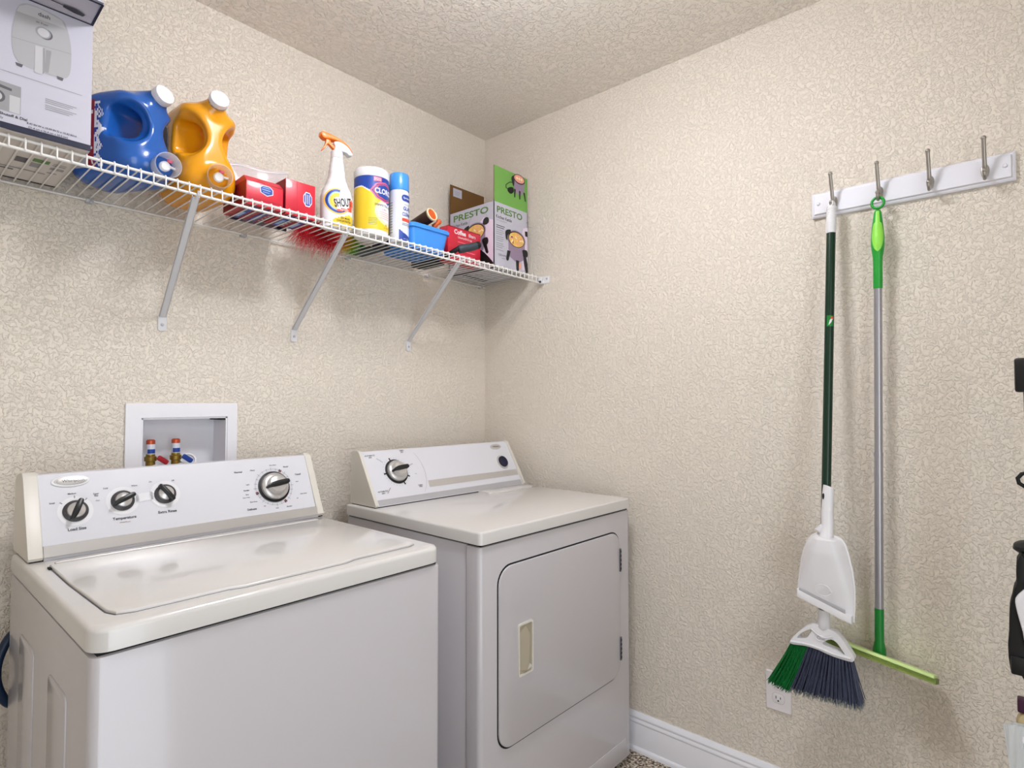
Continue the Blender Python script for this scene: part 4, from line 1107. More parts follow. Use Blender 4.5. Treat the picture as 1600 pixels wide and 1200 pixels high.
def kettle_print(b, FF, cx, cz, k=1.0, food='pasta'):
    """printed picture of a kettle: body, rim, food, side handles and three feet"""
    E_ = lambda dx, dz, rx, rz_, m, off, n=28: FF([(cx+p*k, cz+q*k) for p, q in ell(dx, dz, rx, rz_, n)], m, off)
    FF([(cx-.045*k, cz), (cx-.045*k, cz-.045*k), (cx-.038*k, cz-.070*k), (cx-.010*k, cz-.084*k), (cx+.018*k, cz-.083*k), (cx+.040*k, cz-.072*k), (cx+.048*k, cz-.045*k), (cx+.050*k, cz)], 'mauve', .0008)
    for fx, fz, dx in ((-.042, -.050, -.010), (.006, -.078, .0), (.046, -.050, .012)):
        FF([(cx+(fx-.009)*k, cz+fz*k), (cx+(fx+.009)*k, cz+fz*k), (cx+(fx+dx+.008)*k, cz+(fz-.036)*k), (cx+(fx+dx)*k, cz+(fz-.040)*k), (cx+(fx+dx-.006)*k, cz+(fz-.034)*k)], 'black', .0010)
    E_(0, 0, .052, .034, 'mauve', .0011); E_(0, 0, .047, .030, 'black', .0013); E_(0, -.001, .043, .027, food, .0015)
    rnd_ = random.Random(11)
    for q in range(16):
        a = rnd_.random()*6.28; r = rnd_.random()**.5; px, pz = cx+.036*k*r*math.cos(a), cz+.021*k*r*math.sin(a)
        FF(ellr(px, pz, .008*k, .0028*k, rnd_.random()*180), rnd_.choice(['amber', 'salmon', 'cream']), .0017)
    FF(smooth2([(cx-.062*k, cz+.020*k), (cx-.036*k, cz+.030*k), (cx-.034*k, cz+.020*k), (cx-.050*k, cz+.006*k), (cx-.052*k, cz-.012*k), (cx-.060*k, cz-.006*k)], 3), 'black', .0019)
    FF(smooth2([(cx+.034*k, cz-.034*k), (cx+.058*k, cz-.030*k), (cx+.066*k, cz-.044*k), (cx+.060*k, cz-.056*k), (cx+.042*k, cz-.056*k)], 3), 'black', .0019)
def ellr(cx, cy, rx, ry, d, n=10):
    c, s_ = math.cos(R(d)), math.sin(R(d)); return [(cx+x*c-y*s_, cy+x*s_+y*c) for x, y in ell(0, 0, rx, ry, n)]
def front(pts, m, off=.0004): b.flat([p for p in clipx(pts, x0+.001, x1-.001)], (0, y0, 0), X3, Z3, m, off)
def clipx(pts, lo, hi):
    # keep printed shapes inside the face (Sutherland-Hodgman in x)
    for sgn, lim in ((1, lo), (-1, hi)):
        out = []
        for i in range(len(pts)):
            a, c = pts[i-1], pts[i]; ia, ic = sgn*(a[0]-lim) >= 0, sgn*(c[0]-lim) >= 0
            if ia != ic:
                q = (lim-a[0])/(c[0]-a[0]); out.append((lim, a[1]+(c[1]-a[1])*q))
            if ic: out.append(c)
        pts = out
        if not pts: return [(lo, 0), (lo+1e-4, 0), (lo, 1e-4)]
    return pts
front([(-.235+.155, z0+.02), (x1, z0+.02), (x1, 1.955), (-.075, 1.96)], 'lilac', .0003)
b.text('PRESTO', .0350, (-.236, y0, 2.000), X3, Z3, 'dgreen', 'LEFT', off=.0006, bold=.022, sx=1.27)
b.text('Kitchen Kettle', .0185, (-.240, y0, 1.9715), X3, Z3, 'ink', 'LEFT', off=.0006, bold=.004, sx=.86)
b.text('Multi-Cooker/Steamer', .0068, (-.238, y0, 1.9585), X3, Z3, 'ink2', 'LEFT', off=.0006)
for k, (ln, g) in enumerate(((.050, 0), (.046, 0), (.042, .004), (.044, .004), (.036, .004), (.042, .010), (.044, .010), (.038, .010), (.040, .016), (.046, .016), (.036, .016), (.044, .022))):
    z = 1.936-k*.0078-g*.5; front([(-.238, z), (-.238+ln, z), (-.238+ln, z+.0026), (-.238, z+.0026)], 'ink2' if k > 1 else 'ink', .0005)
b.text('CERAMIC', .0115, (-.200, y0, 1.822), X3, Z3, 'fry4', off=.0006, sx=1.1); b.text('nonstick', .0065, (-.195, y0, 1.811), X3, Z3, 'fry4', off=.0006)
kettle_print(b, front, -.118, 1.903, 1.08)
front(ell(-.052, 1.930, .030, .036), 'lilac', .0006); front([(-.066, 1.948), (-.050, 1.950), (-.048, 1.928), (-.064, 1.928)], 'black', .0021)
front(smooth2([(-.074, 1.832), (-.064, 1.838), (-.048, 1.802), (-.047, 1.778), (-.056, 1.772), (-.068, 1.800)], 3), 'black', .0021)
front([(-.106, 1.787), (-.088, 1.787), (-.088, 1.812), (-.106, 1.812)], 'salmon', .0006)
fc = [(-.105+.005*math.cos(R(a)), 1.99+.0*a) for a in range(3)]
front([(-.058, 1.985), (-.048, 1.992), (-.047, 1.990), (-.057, 1.983)], 'ink2', .0006)
# side facing the washer
def side(pts, m, off=.0004): b.flat(clipx(pts, -y1+.001, -y0-.001), (x0, 0, 0), NY, Z3, m, off)
side([(.165, z0+.01), (.287, z0+.01), (.287, 1.955), (.235, 1.975), (.19, 1.94)], 'lilac', .0003)
b.text('PRESTO', .0360, (x0, -.058, 2.001), NY, Z3, 'dgreen', 'LEFT', off=.0006, bold=.022, sx=1.62)
b.text('Kitchen Kettle', .0185, (x0, -.050, 1.972), NY, Z3, 'ink', 'LEFT', off=.0006, bold=.004, sx=.86)
kettle_print(b, side, .190, 1.925, 1.10)
side(smooth2([(.232, 1.948), (.250, 1.943), (.264, 1.950), (.263, 1.966), (.250, 1.972), (.236, 1.966)], 3), 'black', .0021)
b.tube([(x0-.0008, -.205+.055*math.cos(R(a)), 1.955+.05*math.sin(R(a))) for a in range(-40, 170, 14)], .0006, 'fry2', 4)
side(smooth2([(.205, 1.84), (.225, 1.845), (.285, 1.790), (.282, 1.775), (.235, 1.785), (.20, 1.81)], 3), 'black', .0021)
b.build('carton_body', t)
# front flap, printed green, standing straight up
b2 = B().box((x0+.001, y0+.0003, z1), (x1-.001, y0+w_, z1+.143), 'cardb')
def fl_(pts, m, off=.0004): b2.flat(pts, (0, y0+.0003, 0), X3, Z3, m, off)
fl_([(x0+.001, z1), (x1-.001, z1), (x1-.001, z1+.143), (x0+.001, z1+.143)], 'green', .0003)
kx, kz, kk = -.105, 2.152, .72
fl_([(kx-.040*kk, kz+.004), (kx-.036*kk, kz-.060*kk), (kx-.01*kk, kz-.083*kk), (kx+.02*kk, kz-.083*kk), (kx+.048*kk, kz-.062*kk), (kx+.056*kk, kz+.002)], 'mauve', .0007)
fl_(ell(kx+.008*kk, kz+.004, .050*kk, .020), 'black', .0009); fl_(ell(kx+.008*kk, kz+.005, .044*kk, .016), 'salmon', .0011)
for q in (-1, 0, 1): fl_(ell(kx+.008*kk+q*.014, kz+.006, .006, .006, 14), 'cream', .0012)
for fx, dx in ((-.030, -.002), (.012, .0), (.050, .012)): fl_([(kx+(fx-.008)*kk, kz-.060*kk), (kx+(fx+.008)*kk, kz-.060*kk), (kx+(fx+dx+.005)*kk, kz-.108*kk), (kx+(fx+dx-.004)*kk, kz-.108*kk)], 'black', .0009)
fl_(smooth2([(kx-.060*kk, kz-.002), (kx-.040*kk, kz+.010), (kx-.034*kk, kz-.010), (kx-.040*kk, kz-.034), (kx-.052*kk, kz-.024)], 3), 'black', .0013)
fl_(smooth2([(kx-.085*kk, kz-.048), (kx-.048*kk, kz-.040), (kx-.040*kk, kz-.056), (kx-.066*kk, kz-.070), (kx-.092*kk, kz-.062)], 3), 'blackm', .0009)
b2.tube([(kx-.048*kk, y0-.0006, kz-.020), (kx-.075*kk, y0-.0006, kz-.024), (kx-.105*kk, y0-.0006, kz-.040), (kx-.105*kk, y0-.0006, kz-.052), (kx-.085*kk, y0-.0006, kz-.056)], .0016, 'black', 6)
b2.build('green_flap', t)
b2 = B().box((x0+.001, y1-w_, z1), (x1-.001, y1-.0003, z1+.128), 'cardb')
b2.flat([(x0+.016, z1+.082), (x0+.066, z1+.082), (x0+.066, z1+.118), (x0+.016, z1+.118)], (0, y1-w_, 0), X3, Z3, 'cardw', .0005)
for k in range(3): b2.flat([(x0+.024, z1+.092+k*.006), (x0+.050+k*.003, z1+.092+k*.006), (x0+.050+k*.003, z1+.0938+k*.006), (x0+.024, z1+.0938+k*.006)], (0, y1-w_, 0), X3, Z3, 'ink2', .0008)
b2.build('brown_flap', t)

# ------------------------------------------------------------------ rainbow feather duster lying behind the bottles
t = thing('feather_duster', 'fluffy red, yellow and green duster lying on the shelf behind the spray bottle', 'duster', (-.86, -.12, top(-.86)))
rnd = random.Random(21)
fib = B()
A_, E_ = Vector((-.985, -.160, 1.792)), Vector((-.745, -.085, 1.795))
ad = (E_-A_).normalized(); s1 = ad.cross(Vector((0, 0, 1))).normalized(); s2 = s1.cross(ad)
def strand(p, d, L_, w, m, droop):
    n_ = 5; sd = d.cross(Vector((rnd.random()-.5, rnd.random()-.5, rnd.random()-.5))).normalized(); pts = []
    kx_ = Vector((rnd.random()-.5, rnd.random()-.5, rnd.random()-.5))*.35
    for i in range(n_):
        q = i/(n_-1); c = p+(d*q+kx_*q*q)*L_+Vector((0, 0, -droop*q*q))
        c.y = min(c.y, -.014)
        hw = w*(1-q*.85); pts += [c-sd*hw, c+sd*hw, c+sd.cross(d).normalized()*hw]
    fs = []
    for i in range(n_-1):
        for j in range(3): fs.append([i*3+j, i*3+(j+1) % 3, (i+1)*3+(j+1) % 3, (i+1)*3+j])
    fib.add(pts, fs, m)
for _ in range(5200):
    q = rnd.random(); p = A_+(E_-A_)*q; a = rnd.random()*2*PI
    d = (s1*math.cos(a)+s2*math.sin(a)+ad*(rnd.random()-.5)*.9).normalized()
    m = 'fred' if q < .63+.10*rnd.random() else ('fyel' if q < .84+.06*rnd.random() else 'fgrn')
    L_ = .026+.018*rnd.random()
    if d.z < -.35 and d.y > 0 and m == 'fred': L_ += .050*rnd.random()
    if p.y+d.y*L_ < -.195: L_ *= .5
    z_end = (p+d*L_).z
    if z_end > 1.845: L_ *= .8
    strand(p, d, L_, .0007, m, .006)
fb = fib.build('fibres', t, weld=False); fb['kind'] = 'stuff'
B().tube([A_, E_], .010, 'fgrn', 12).build('core', t)
B().tube([E_, E_+Vector((.030, .006, .0)), E_+Vector((.075, .016, .0))], .006, 'gmid', 12).build('handle', t)

# ------------------------------------------------------------------ coat hook rail on the right wall
HZ = 1.822
t = thing('coat_hook_rail', 'white wooden rail with four satin metal coat hooks on the right wall', 'coat rack', (0, -1.594, HZ))
b = B()
ya, yb, za, zb = 1.364, 1.8225, 1.786, 1.858
pr = [(0, -.0), (.009, -.0), (.012, .004), (.0125, .007), (.018, .0095)]   # (thickness, inset)
for (t0, i0), (t1, i1) in zip(pr, pr[1:]):
    lo = [(ya+i0, za+i0), (yb-i0, za+i0), (yb-i0, zb-i0), (ya+i0, zb-i0)]; hi = [(ya+i1, za+i1), (yb-i1, za+i1), (yb-i1, zb-i1), (ya+i1, zb-i1)]
    vs = [(-t0, -p, q) for p, q in lo]+[(-t1, -p, q) for p, q in hi]
    b.add(vs, [[i, (i+1) % 4, 4+(i+1) % 4, 4+i] for i in range(4)], 'boardw')
b.add([(-.018, -p, q) for p, q in hi], [[0, 1, 2, 3]], 'boardw'); b.add([(-.0002, -p, q) for p, q in [(ya, za), (yb, za), (yb, zb), (ya, zb)]], [[3, 2, 1, 0]], 'boardw')
b.build('board', t, angle=25)
for y in (-1.3835, -1.802):
    B().lathe([(.0052, 0), (.0050, .0015), (.0035, .003), (.0001, .0036)], 'boardw', (-.018, y, 1.824), (-1, 0, 0), 18).build('screw_cap', t)
for y in (-1.4255, -1.5385, -1.6520, -1.7640):
    b = B()
    b.prism(smooth2([(-y-.0085, .0), (-y-.006, .013), (-y, .017), (-y+.006, .013), (-y+.0085, 0), (-y+.006, -.013), (-y, -.017), (-y-.006, -.013)], 4), (-.0178, 0, 1.820), RU, Z3, .004, 'nickel', .0018, 3)
    up = catmull([(-.020, y, 1.812), (-.030, y, 1.816), (-.040, y, 1.830), (-.047, y, 1.850), (-.055, y, 1.872), (-.060, y, 1.888)], 5)
    b.tube(up, .004, 'nickel', 12, rs=[.0058-.0012*min(1, k/14) for k in range(len(up))])
    b.lathe([(.0001, -.0062), (.0042, -.0046), (.0060, 0), (.0042, .0046), (.0001, .0062)], 'nickel', (-.0605, y, 1.8905), (-.3, 0, 1), 14)
    dn = catmull([(-.020, y, 1.818), (-.032, y, 1.808), (-.040, y, 1.797), (-.050, y, 1.793), (-.058, y, 1.800), (-.060, y, 1.808)], 5)
    b.tube(dn, .004, 'nickel', 12, rs=[.0056-.0020*min(1, k/16) for k in range(len(dn))])
    b.lathe([(.0001, -.0052), (.0036, -.004), (.0052, 0), (.0036, .004), (.0001, .0052)], 'nickel', (-.0602, y, 1.810), (-.2, 0, 1), 14)
    b.build('hook', t, angle=60)

# ------------------------------------------------------------------ broom hanging from the first hook
def L2(a, b_, q): return a+(b_-a)*q
bt_, bb_ = Vector((-.050, -1.4255, 1.812)), Vector((-.135, -1.4063, .647))
HK = .9536     # head size against the first layout, and its offset: the broom leans out over the mop head
def head_xf(v): return Vector((HK*v.x-.0872, HK*v.y-.0846, HK*v.z+.0576))
bb0, bd0 = Vector((-.050, -1.3860, .618)), Vector((0, .0395, -1.194)).normalized()
bd = (bb_-bt_).normalized(); Lb = (bb_-bt_).length
t = thing('broom', 'angled broom with dark green pole and green and navy bristles on the leftmost hook', 'broom', (-.05, -1.40, .41))
b = B()
b.lathe([(.0100, .012), (.0128, .0145), (.0130, .05), (.0132, .090), (.0128, .0915)], 'white', bt_, bd, 24)
b.lathe([(.0001, -.004), (.0055, -.003), (.0098, .004), (.0102, .012)], 'white', bt_, bd, 24)
for k in range(11):
    q = bt_+bd*(.022+k*.006)
    b.lathe([(.0131, -.001), (.0136, 0), (.0131, .001)], 'white', q, bd, 24)
b.build('hanging_cap', t)
# hook passes a hole in the cap
B().ring(ell(0, 0, .0062, .0085, 20), ell(0, 0, .0040, .0060, 20), bt_+Vector((-.0118, 0, -.006)), RU, Z3, .0016, 'whitem').build('hanging_hole_rim', t)
b = B().lathe([(.0118, .090), (.0118, Lb-.03)], 'gd', bt_, bd, 24)
b.build('pole', t)
q = bt_+bd*.345
st = B(); sA = R(-115)
def pw(x, y, off=.0004):
    a = R(200)+x/.0118; e1 = Vector((1, 0, 0)); e2 = bd.cross(e1).normalized()
    return q+bd*(-y)+(e1*math.cos(a)+e2*math.sin(a)*-1)*(.0118+off)
for pts, m in (([(-.010, -.030), (.012, -.030), (.012, .032), (-.010, .032)], 'gdark'), ([(-.004, -.022), (.003, -.010), (.009, .012), (.006, .022), (-.001, .005)], 'white'), ([(.002, .012), (.011, .012), (.011, .024), (.002, .024)], 'tomato')):
    xs = [p[0] for p in pts]; zz_ = [p[1] for p in pts]; off = {'gdark': .0004, 'white': .0008, 'tomato': .0010}[m]
    xs = [v*.8 for v in xs]; zz_ = [v*.5 for v in zz_]; pts = [(p_[0]*.8, p_[1]*.5) for p_ in pts]
    st.grid(12, 14, lambda u, w: pw(min(xs)+(max(xs)-min(xs))*u, min(zz_)+(max(zz_)-min(zz_))*w, off), lambda u, w: m if inpoly(min(xs)+(max(xs)-min(xs))*u, min(zz_)+(max(zz_)-min(zz_))*w, pts) else None)
st.build('sticker', t)
# head: a tapering shell with two windows, thin edge rail below
hp = lambda pts: [(-y, z) for y, z in pts]
out_ = hp([(-1.2985, .5400), (-1.303, .5530), (-1.316, .5700), (-1.334, .5900), (-1.352, .6050), (-1.366, .6100), (-1.400, .6035), (-1.416, .6000), (-1.436, .5820), (-1.450, .5620), (-1.462, .5430), (-1.461, .5340), (-1.450, .5300), (-1.406, .5330), (-1.373, .5400), (-1.340, .5420), (-1.310, .5380)])
w1 = hp([(-1.318, .5600), (-1.330, .5760), (-1.345, .5880), (-1.357, .5930), (-1.356, .5860), (-1.350, .5760), (-1.343, .5660), (-1.332, .5610)])
w2 = hp([(-1.385, .5600), (-1.395, .5720), (-1.408, .5780), (-1.420, .5730), (-1.430, .5610), (-1.440, .5450), (-1.428, .5470), (-1.405, .5540)])
def shell_with_windows(b, outer, holes, xb, th, m):
    bm = bmesh.new(); sc_ = []
    def loop(pts):
        vs = [bm.verts.new((0, -p, z)) for p, z in pts]; return [bm.edges.new((vs[i-1], vs[i])) for i in range(len(vs))]
    es = loop(smooth2(outer, 4))
    for h_ in holes: es += loop(smooth2(h_, 4))
    r_ = bmesh.ops.triangle_fill(bm, use_beauty=True, use_dissolve=False, edges=es)
    fs_ = [f for f in bm.faces]
    bmesh.ops.recalc_face_normals(bm, faces=fs_)
    if fs_ and fs_[0].normal.x > 0: bmesh.ops.reverse_faces(bm, faces=fs_)
    for v in bm.verts: v.co.x = xb
    ex = bmesh.ops.extrude_face_region(bm, geom=fs_)
    vv = [g for g in ex['geom'] if isinstance(g, bmesh.types.BMVert)]
    for v in vv: v.co.x = xb-th
    bmesh.ops.recalc_face_normals(bm, faces=bm.faces[:])
    b.addbm(bm, m)
b = B()
shell_with_windows(b, out_, [w1, w2], -.036, .026, 'white')
b.lathe([(.0155, -.036), (.0150, -.012), (.0165, .014), (.0120, .020)], 'white', bb0, bd0, 24)
b.tube(catmull([(-.064, -1.300, .545), (-.0645, -1.340, .549), (-.065, -1.375, .547), (-.065, -1.41, .541), (-.064, -1.455, .539)], 5), .0035, 'white', 8)
b.tube(catmull([(-.064, -1.356, .596), (-.066, -1.372, .585), (-.066, -1.392, .580), (-.065, -1.412, .590)], 5), .0016, 'white', 6)
b.xf = head_xf
b.build('broom_head', t, angle=50, bev=.003)
em = B()
em.tube([(-.0632, -(1.3795+.0125*math.cos(R(a))), .5745+.0075*math.sin(R(a))) for a in range(20, 340, 16)], .0011, 'whitem', 6)
em.text('O', .014, (-.063, -1.3755, .5745), RU, Z3, 'silverd', off=.0006, sx=.8); em.text('cel', .010, (-.063, -1.386, .574), RU, Z3, 'silverd', off=.0006)
em.xf = head_xf; em.build('raised_emblem', t)
def bristles(y0_, y1_, z0a, z0b, e0, e1, ze0, ze1, n_, m, tip, seed):
    rnd = random.Random(seed); b = B()
    for k in range(n_):
        # strands stand in tufts
        tuft = int(rnd.random()*16); q = (tuft+.5+(rnd.random()-.5)*.62)/16
        p0 = Vector((-.036-.024*rnd.random(), -(y0_+(y1_-y0_)*q), z0a+(z0b-z0a)*q))
        q2 = q+(rnd.random()-.5)*.035
        p1 = Vector((-.018-.068*rnd.random(), -(e0+(e1-e0)*q2), ze0+(ze1-ze0)*q2+(rnd.random()-.35)*.014))
        w = .0011; d = (p1-p0).normalized(); s_ = d.cross(Vector((1, 0, 0))).normalized(); nn_ = s_.cross(d)
        mid = p0.lerp(p1, .5)+Vector((0, 0, -.002)); tp = p0.lerp(p1, .93)
        pts = []
        for c, ww in ((p0, w), (mid, w*1.05), (tp, w), (p1+Vector((rnd.random()-.5, rnd.random()-.5, 0))*.006, w*.3)):
            pts += [c-s_*ww, c+s_*ww, c-nn_*ww*1.5]
        for i in range(3):
            b.add([pts[i*3+j] for j in range(6)], [[0, 1, 4, 3], [1, 2, 5, 4], [2, 0, 3, 5]], tip if i == 2 else m)
    return b
bb1 = bristles(1.300, 1.346, .5400, .5420, 1.240, 1.298, .4150, .4040, 620, 'gb', 'gb', 1); bb1.xf = head_xf
bb1.build('green_bristles', t, weld=False)['kind'] = 'stuff'
bb1 = bristles(1.344, 1.457, .5420, .5340, 1.296, 1.483, .4040, .4130, 1500, 'nb', 'nbt', 2); bb1.xf = head_xf
bb1.build('navy_bristles', t, weld=False)['kind'] = 'stuff'

# ------------------------------------------------------------------ dustpan clipped on the broom pole
t = thing('dustpan', 'white plastic dustpan clipped upside down on the broom pole above the bristles', 'dustpan', (-.15, -1.41, .66))
def pan_xf(v):
    z = .9584*v.z+.0517
    return Vector((.9584*v.x-.0782+(z-.80)*.073, .9584*v.y-.0759, z))
# pan: deep at the neck, shallow towards the open lip; the hollow faces the wall
def pan_pt(u, w, inner=0):
    """u 0..1 across, w 0 (lip) .. 1 (top)"""
    zl, zr = .688-.0*u, .640
    yl = catmull_y(LEFT, w); yr = catmull_y(RIGHT, w)
    y = yl[0]+(yr[0]-yl[0])*u; z = yl[1]+(yr[1]-yl[1])*u
    s_ = 1-abs(2*u-1)**3.2
    e_ = min(1, (1-w)/.10)
    depth = (.006+.027*min(1, w*1.7)**.8)*s_*(e_**.5)
    return Vector((-.070-depth+inner, -y, z))
def catmull_y(C_, w):
    k = w*(len(C_)-1); i = min(int(k), len(C_)-2); f_ = k-i; a, c = C_[i], C_[i+1]
    return (a[0]+(c[0]-a[0])*f_, a[1]+(c[1]-a[1])*f_)
LEFT = [(1.3275, .690), (1.3285, .712), (1.3320, .745), (1.3360, .785), (1.3440, .820), (1.3520, .842), (1.3620, .857), (1.3740, .866)]
RIGHT = [(1.4640, .645), (1.4665, .690), (1.4665, .735), (1.4610, .780), (1.4530, .815), (1.4450, .845), (1.4370, .857), (1.4250, .863)]
b = B()
NU, NW = 28, 34
b.grid(NU, NW, lambda u, w: pan_pt(u, w), lambda u, w: 'white')
b.grid(NU, NW, lambda u, w: pan_pt(u, w, .0026), lambda u, w: 'white')
# raised rim round the edge
edge = [pan_pt(0, w/20) for w in range(0, 21)]+[pan_pt(u/8, 1) for u in range(1, 8)]+[pan_pt(1, 1-w/20) for w in range(0, 21)]
b.tube([p+Vector((.004, 0, 0)) for p in edge], .0042, 'white', 8, flat=(1.0, .55))
for k in range(len(edge)-1):
    p, q_ = edge[k], edge[k+1]; b.add([p, q_, q_+Vector((.020, 0, 0)), p+Vector((.020, 0, 0))], [[0, 1, 2, 3]], 'white')
    b.add([p+Vector((.0025, .002, 0)), q_+Vector((.0025, .002, 0)), q_+Vector((.020, .002, 0)), p+Vector((.020, .002, 0))], [[3, 2, 1, 0]], 'white')
b.xf = pan_xf
b.build('pan', t, angle=50, recalc=False)
lp = B()
a0_, a1_ = Vector((-.0865, -1.333, .7085)), Vector((-.0865, -1.4445, .6745))
lp.prism([(0, 0), (.137, -.0445), (.137, -.0240), (.120, -.0190), (.0, .0220)], (-.071, -1.3275, .6870), RU, Z3, .0155, 'white', .002)
lp.xf = pan_xf; lp.build('front_lip', t)
g = B().prism([(0, 0), (.118, -.0375), (.117, -.0290), (.002, .0080)], (-.0835, -1.3320, .7060), RU, Z3, .0022, 'silverd', .0004)  # proud grey strip that paints the groove shadow above the lip
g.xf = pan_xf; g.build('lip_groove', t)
hd = B()
hpt = [(-.066, -1.4030, 1.0005), (-.067, -1.4025, .985), (-.069, -1.402, .960), (-.071, -1.401, .930), (-.073, -1.402, .900), (-.078, -1.4005, .875), (-.086, -1.400, .852), (-.090, -1.400, .835)]
hd_v = []; n_ = 20
prof_w = [.0135, .0150, .0152, .0154, .0158, .0165, .0180, .0200]
for i, c in enumerate(hpt):
    for j in range(n_):     # a C-shaped sleeve, open towards the wall, so that it snaps over the pole
        a = R(60)+R(240)*j/(n_-1)
        hd_v.append(Vector(c)+Vector((math.cos(a)*prof_w[i]*.85+.006, -math.sin(a)*prof_w[i], (math.cos(a)*-.004-.004*math.sin(a)) if i == 0 else 0)))
k_ = len(hd_v); inn = [v+Vector((.0022, 0, 0)) for v in hd_v]
fs = []
for i in range(len(hpt)-1):
    for j in range(n_-1):
        fs.append([i*n_+j, i*n_+j+1, (i+1)*n_+j+1, (i+1)*n_+j]); fs.append([k_+(i+1)*n_+j, k_+(i+1)*n_+j+1, k_+i*n_+j+1, k_+i*n_+j])
for j in range(n_-1): fs.append([j, k_+j, k_+j+1, j+1])
for i in range(len(hpt)-1):
    fs.append([i*n_, (i+1)*n_, k_+(i+1)*n_, k_+i*n_]); fs.append([i*n_+n_-1, k_+i*n_+n_-1, k_+(i+1)*n_+n_-1, (i+1)*n_+n_-1])
hd.add(hd_v+inn, fs, 'white')
hd.prism(smooth2([(1.386, .896), (1.378, .887), (1.371, .881), (1.379, .877), (1.385, .872), (1.390, .868), (1.391, .890)], 3), (-.070, 0, 0), RU, Z3, .010, 'white', .002)
hd.xf = pan_xf
hd.build('pan_handle', t, angle=50, recalc=True)
B().flat(ell(1.3895, .975, .0026, .0085, 18), (-.0745, 0, 0), (.75, -.66, 0), Z3, 'seam', .001).build('hang_slot', t) if False else None
s_ = B().prism(ellr(0, 0, .0030, .0085, 0, 16), (-.0705, -1.3935, .974), Vector((-.66, -.75, 0)).normalized(), Z3, .0030, 'blackm')
s_.xf = pan_xf; s_.build('hang_slot', t)
em = B().tube([(-.1010+.0004*k, -(1.398+.020*math.cos(R(a))), .722+.0155*math.sin(R(a))) for k, a in enumerate(range(0, 361, 15))], .0010, 'white', 6)
em.xf = pan_xf; em.build('raised_emblem', t)

# ------------------------------------------------------------------ green flat mop hanging from the second hook
t = thing('flat_mop', 'flat mop with green grip, silver pole and lime head, hanging from the second hook', 'mop', (-.045, -1.53, .53))
st_, sb_ = Vector((-.046, -1.5365, 1.765)), Vector((-.046, -1.5195, .570))
sd_ = (sb_-st_).normalized()
lp = [(-.048, -1.5375+.0145*math.cos(R(a)), 1.7845+.0150*math.sin(R(a))) for a in range(0, 360, 20)]
b = B().tube(lp, .0036, 'gmid', 10, closed=True, flat=(1, 1.3))
b.build('hanging_loop', t, angle=60)
gp = [(.0060, 0), (.0090, .006), (.0105, .020), (.0135, .045), (.0160, .075), (.0162, .095), (.0140, .115), (.0118, .130), (.0112, .150), (.0112, .213), (.0106, .215)]
def rad_at(h_):
    for (r0, h0), (r1, h1) in zip(gp, gp[1:]):
        if h0 <= h_ <= h1: return r0+(r1-r0)*(h_-h0)/(h1-h0)
    return gp[-1][0]
B().lathe(gp, 'gmid', st_, sd_, 28).build('grip', t, angle=60)
e2 = Vector((0, -1, 0)); e2 = (e2-sd_*e2.dot(sd_)).normalized(); e1 = Vector((-1, 0, 0))
b = B()
def inlay(u, w):
    h_ = .004+.112*w; wid = (.30+.62*math.sin(PI*min(1, max(0, (w-.12)/.88)))**.8)*(1 if w > .0 else 0)
    if w < .3: wid = max(wid*.6, .42)
    if w > .92: wid *= max(0, (1-w)/.08)**.5
    a = R(8)+(u-.5)*2*wid*1.05
    return st_+sd_*h_+(e1*math.cos(a)+e2*math.sin(a))*(rad_at(h_)+.0006)
b.grid(14, 36, inlay, lambda u, w: 'glime')
b.build('grip_inlay', t, angle=80)
B().lathe([(.0098, .214), (.0098, .667)], 'alu', st_, sd_, 24).lathe([(.0108, .660), (.0110, .662), (.0110, .668), (.0108, .670)], 'alu', st_, sd_, 24).lathe([(.0104, .667), (.0104, 1.082)], 'alu', st_, sd_, 24).build('pole', t)
B().lathe([(.0108, 1.078), (.0110, 1.082), (.0110, 1.165), (.0150, 1.185), (.0160, 1.202), (.0160, 1.212), (.013, 1.214)], 'gdark', st_, sd_, 28, sx=1, sy=1).build('socket_sleeve', t)
# flat head: hangs tilted, near edge higher and further from the wall than the far edge
N0, N1 = Vector((-.106, -1.396, .597)), Vector((-.106, -1.6445, .5585))
inn_ = Vector((.080, 0, -.0275)); up_ = Vector((.30, 0, .95))
def slab(b, a, c, inn, t0, t1, m):
    vs = [p+q+up_*t for p in (a, c) for q, t in ((Vector((0, 0, 0)), t0), (Vector((0, 0, 0)), t1), (inn, t1), (inn, t0))]
    b.add(vs, [[0, 1, 2, 3], [7, 6, 5, 4], [0, 4, 5, 1], [1, 5, 6, 2], [2, 6, 7, 3], [3, 7, 4, 0]], m)
b = B(); slab(b, N0, N1, inn_, 0, .0085, 'lime')
b.build('head_plate', t, bev=.002)
b = B(); slab(b, N0+Vector((.002, .002, -.001)), N1+Vector((.002, -.002, -.001)), inn_*.97, -.012, 0, 'limed')
for k in range(70):
    c = N0.lerp(N1, (k+.5)/70)+Vector((.0005, 0, -.006)); b.box(c-Vector((.0012, .0011, .005)), c+Vector((.0012, .0011, .005)), 'limed')
b.build('fibre_pad', t)

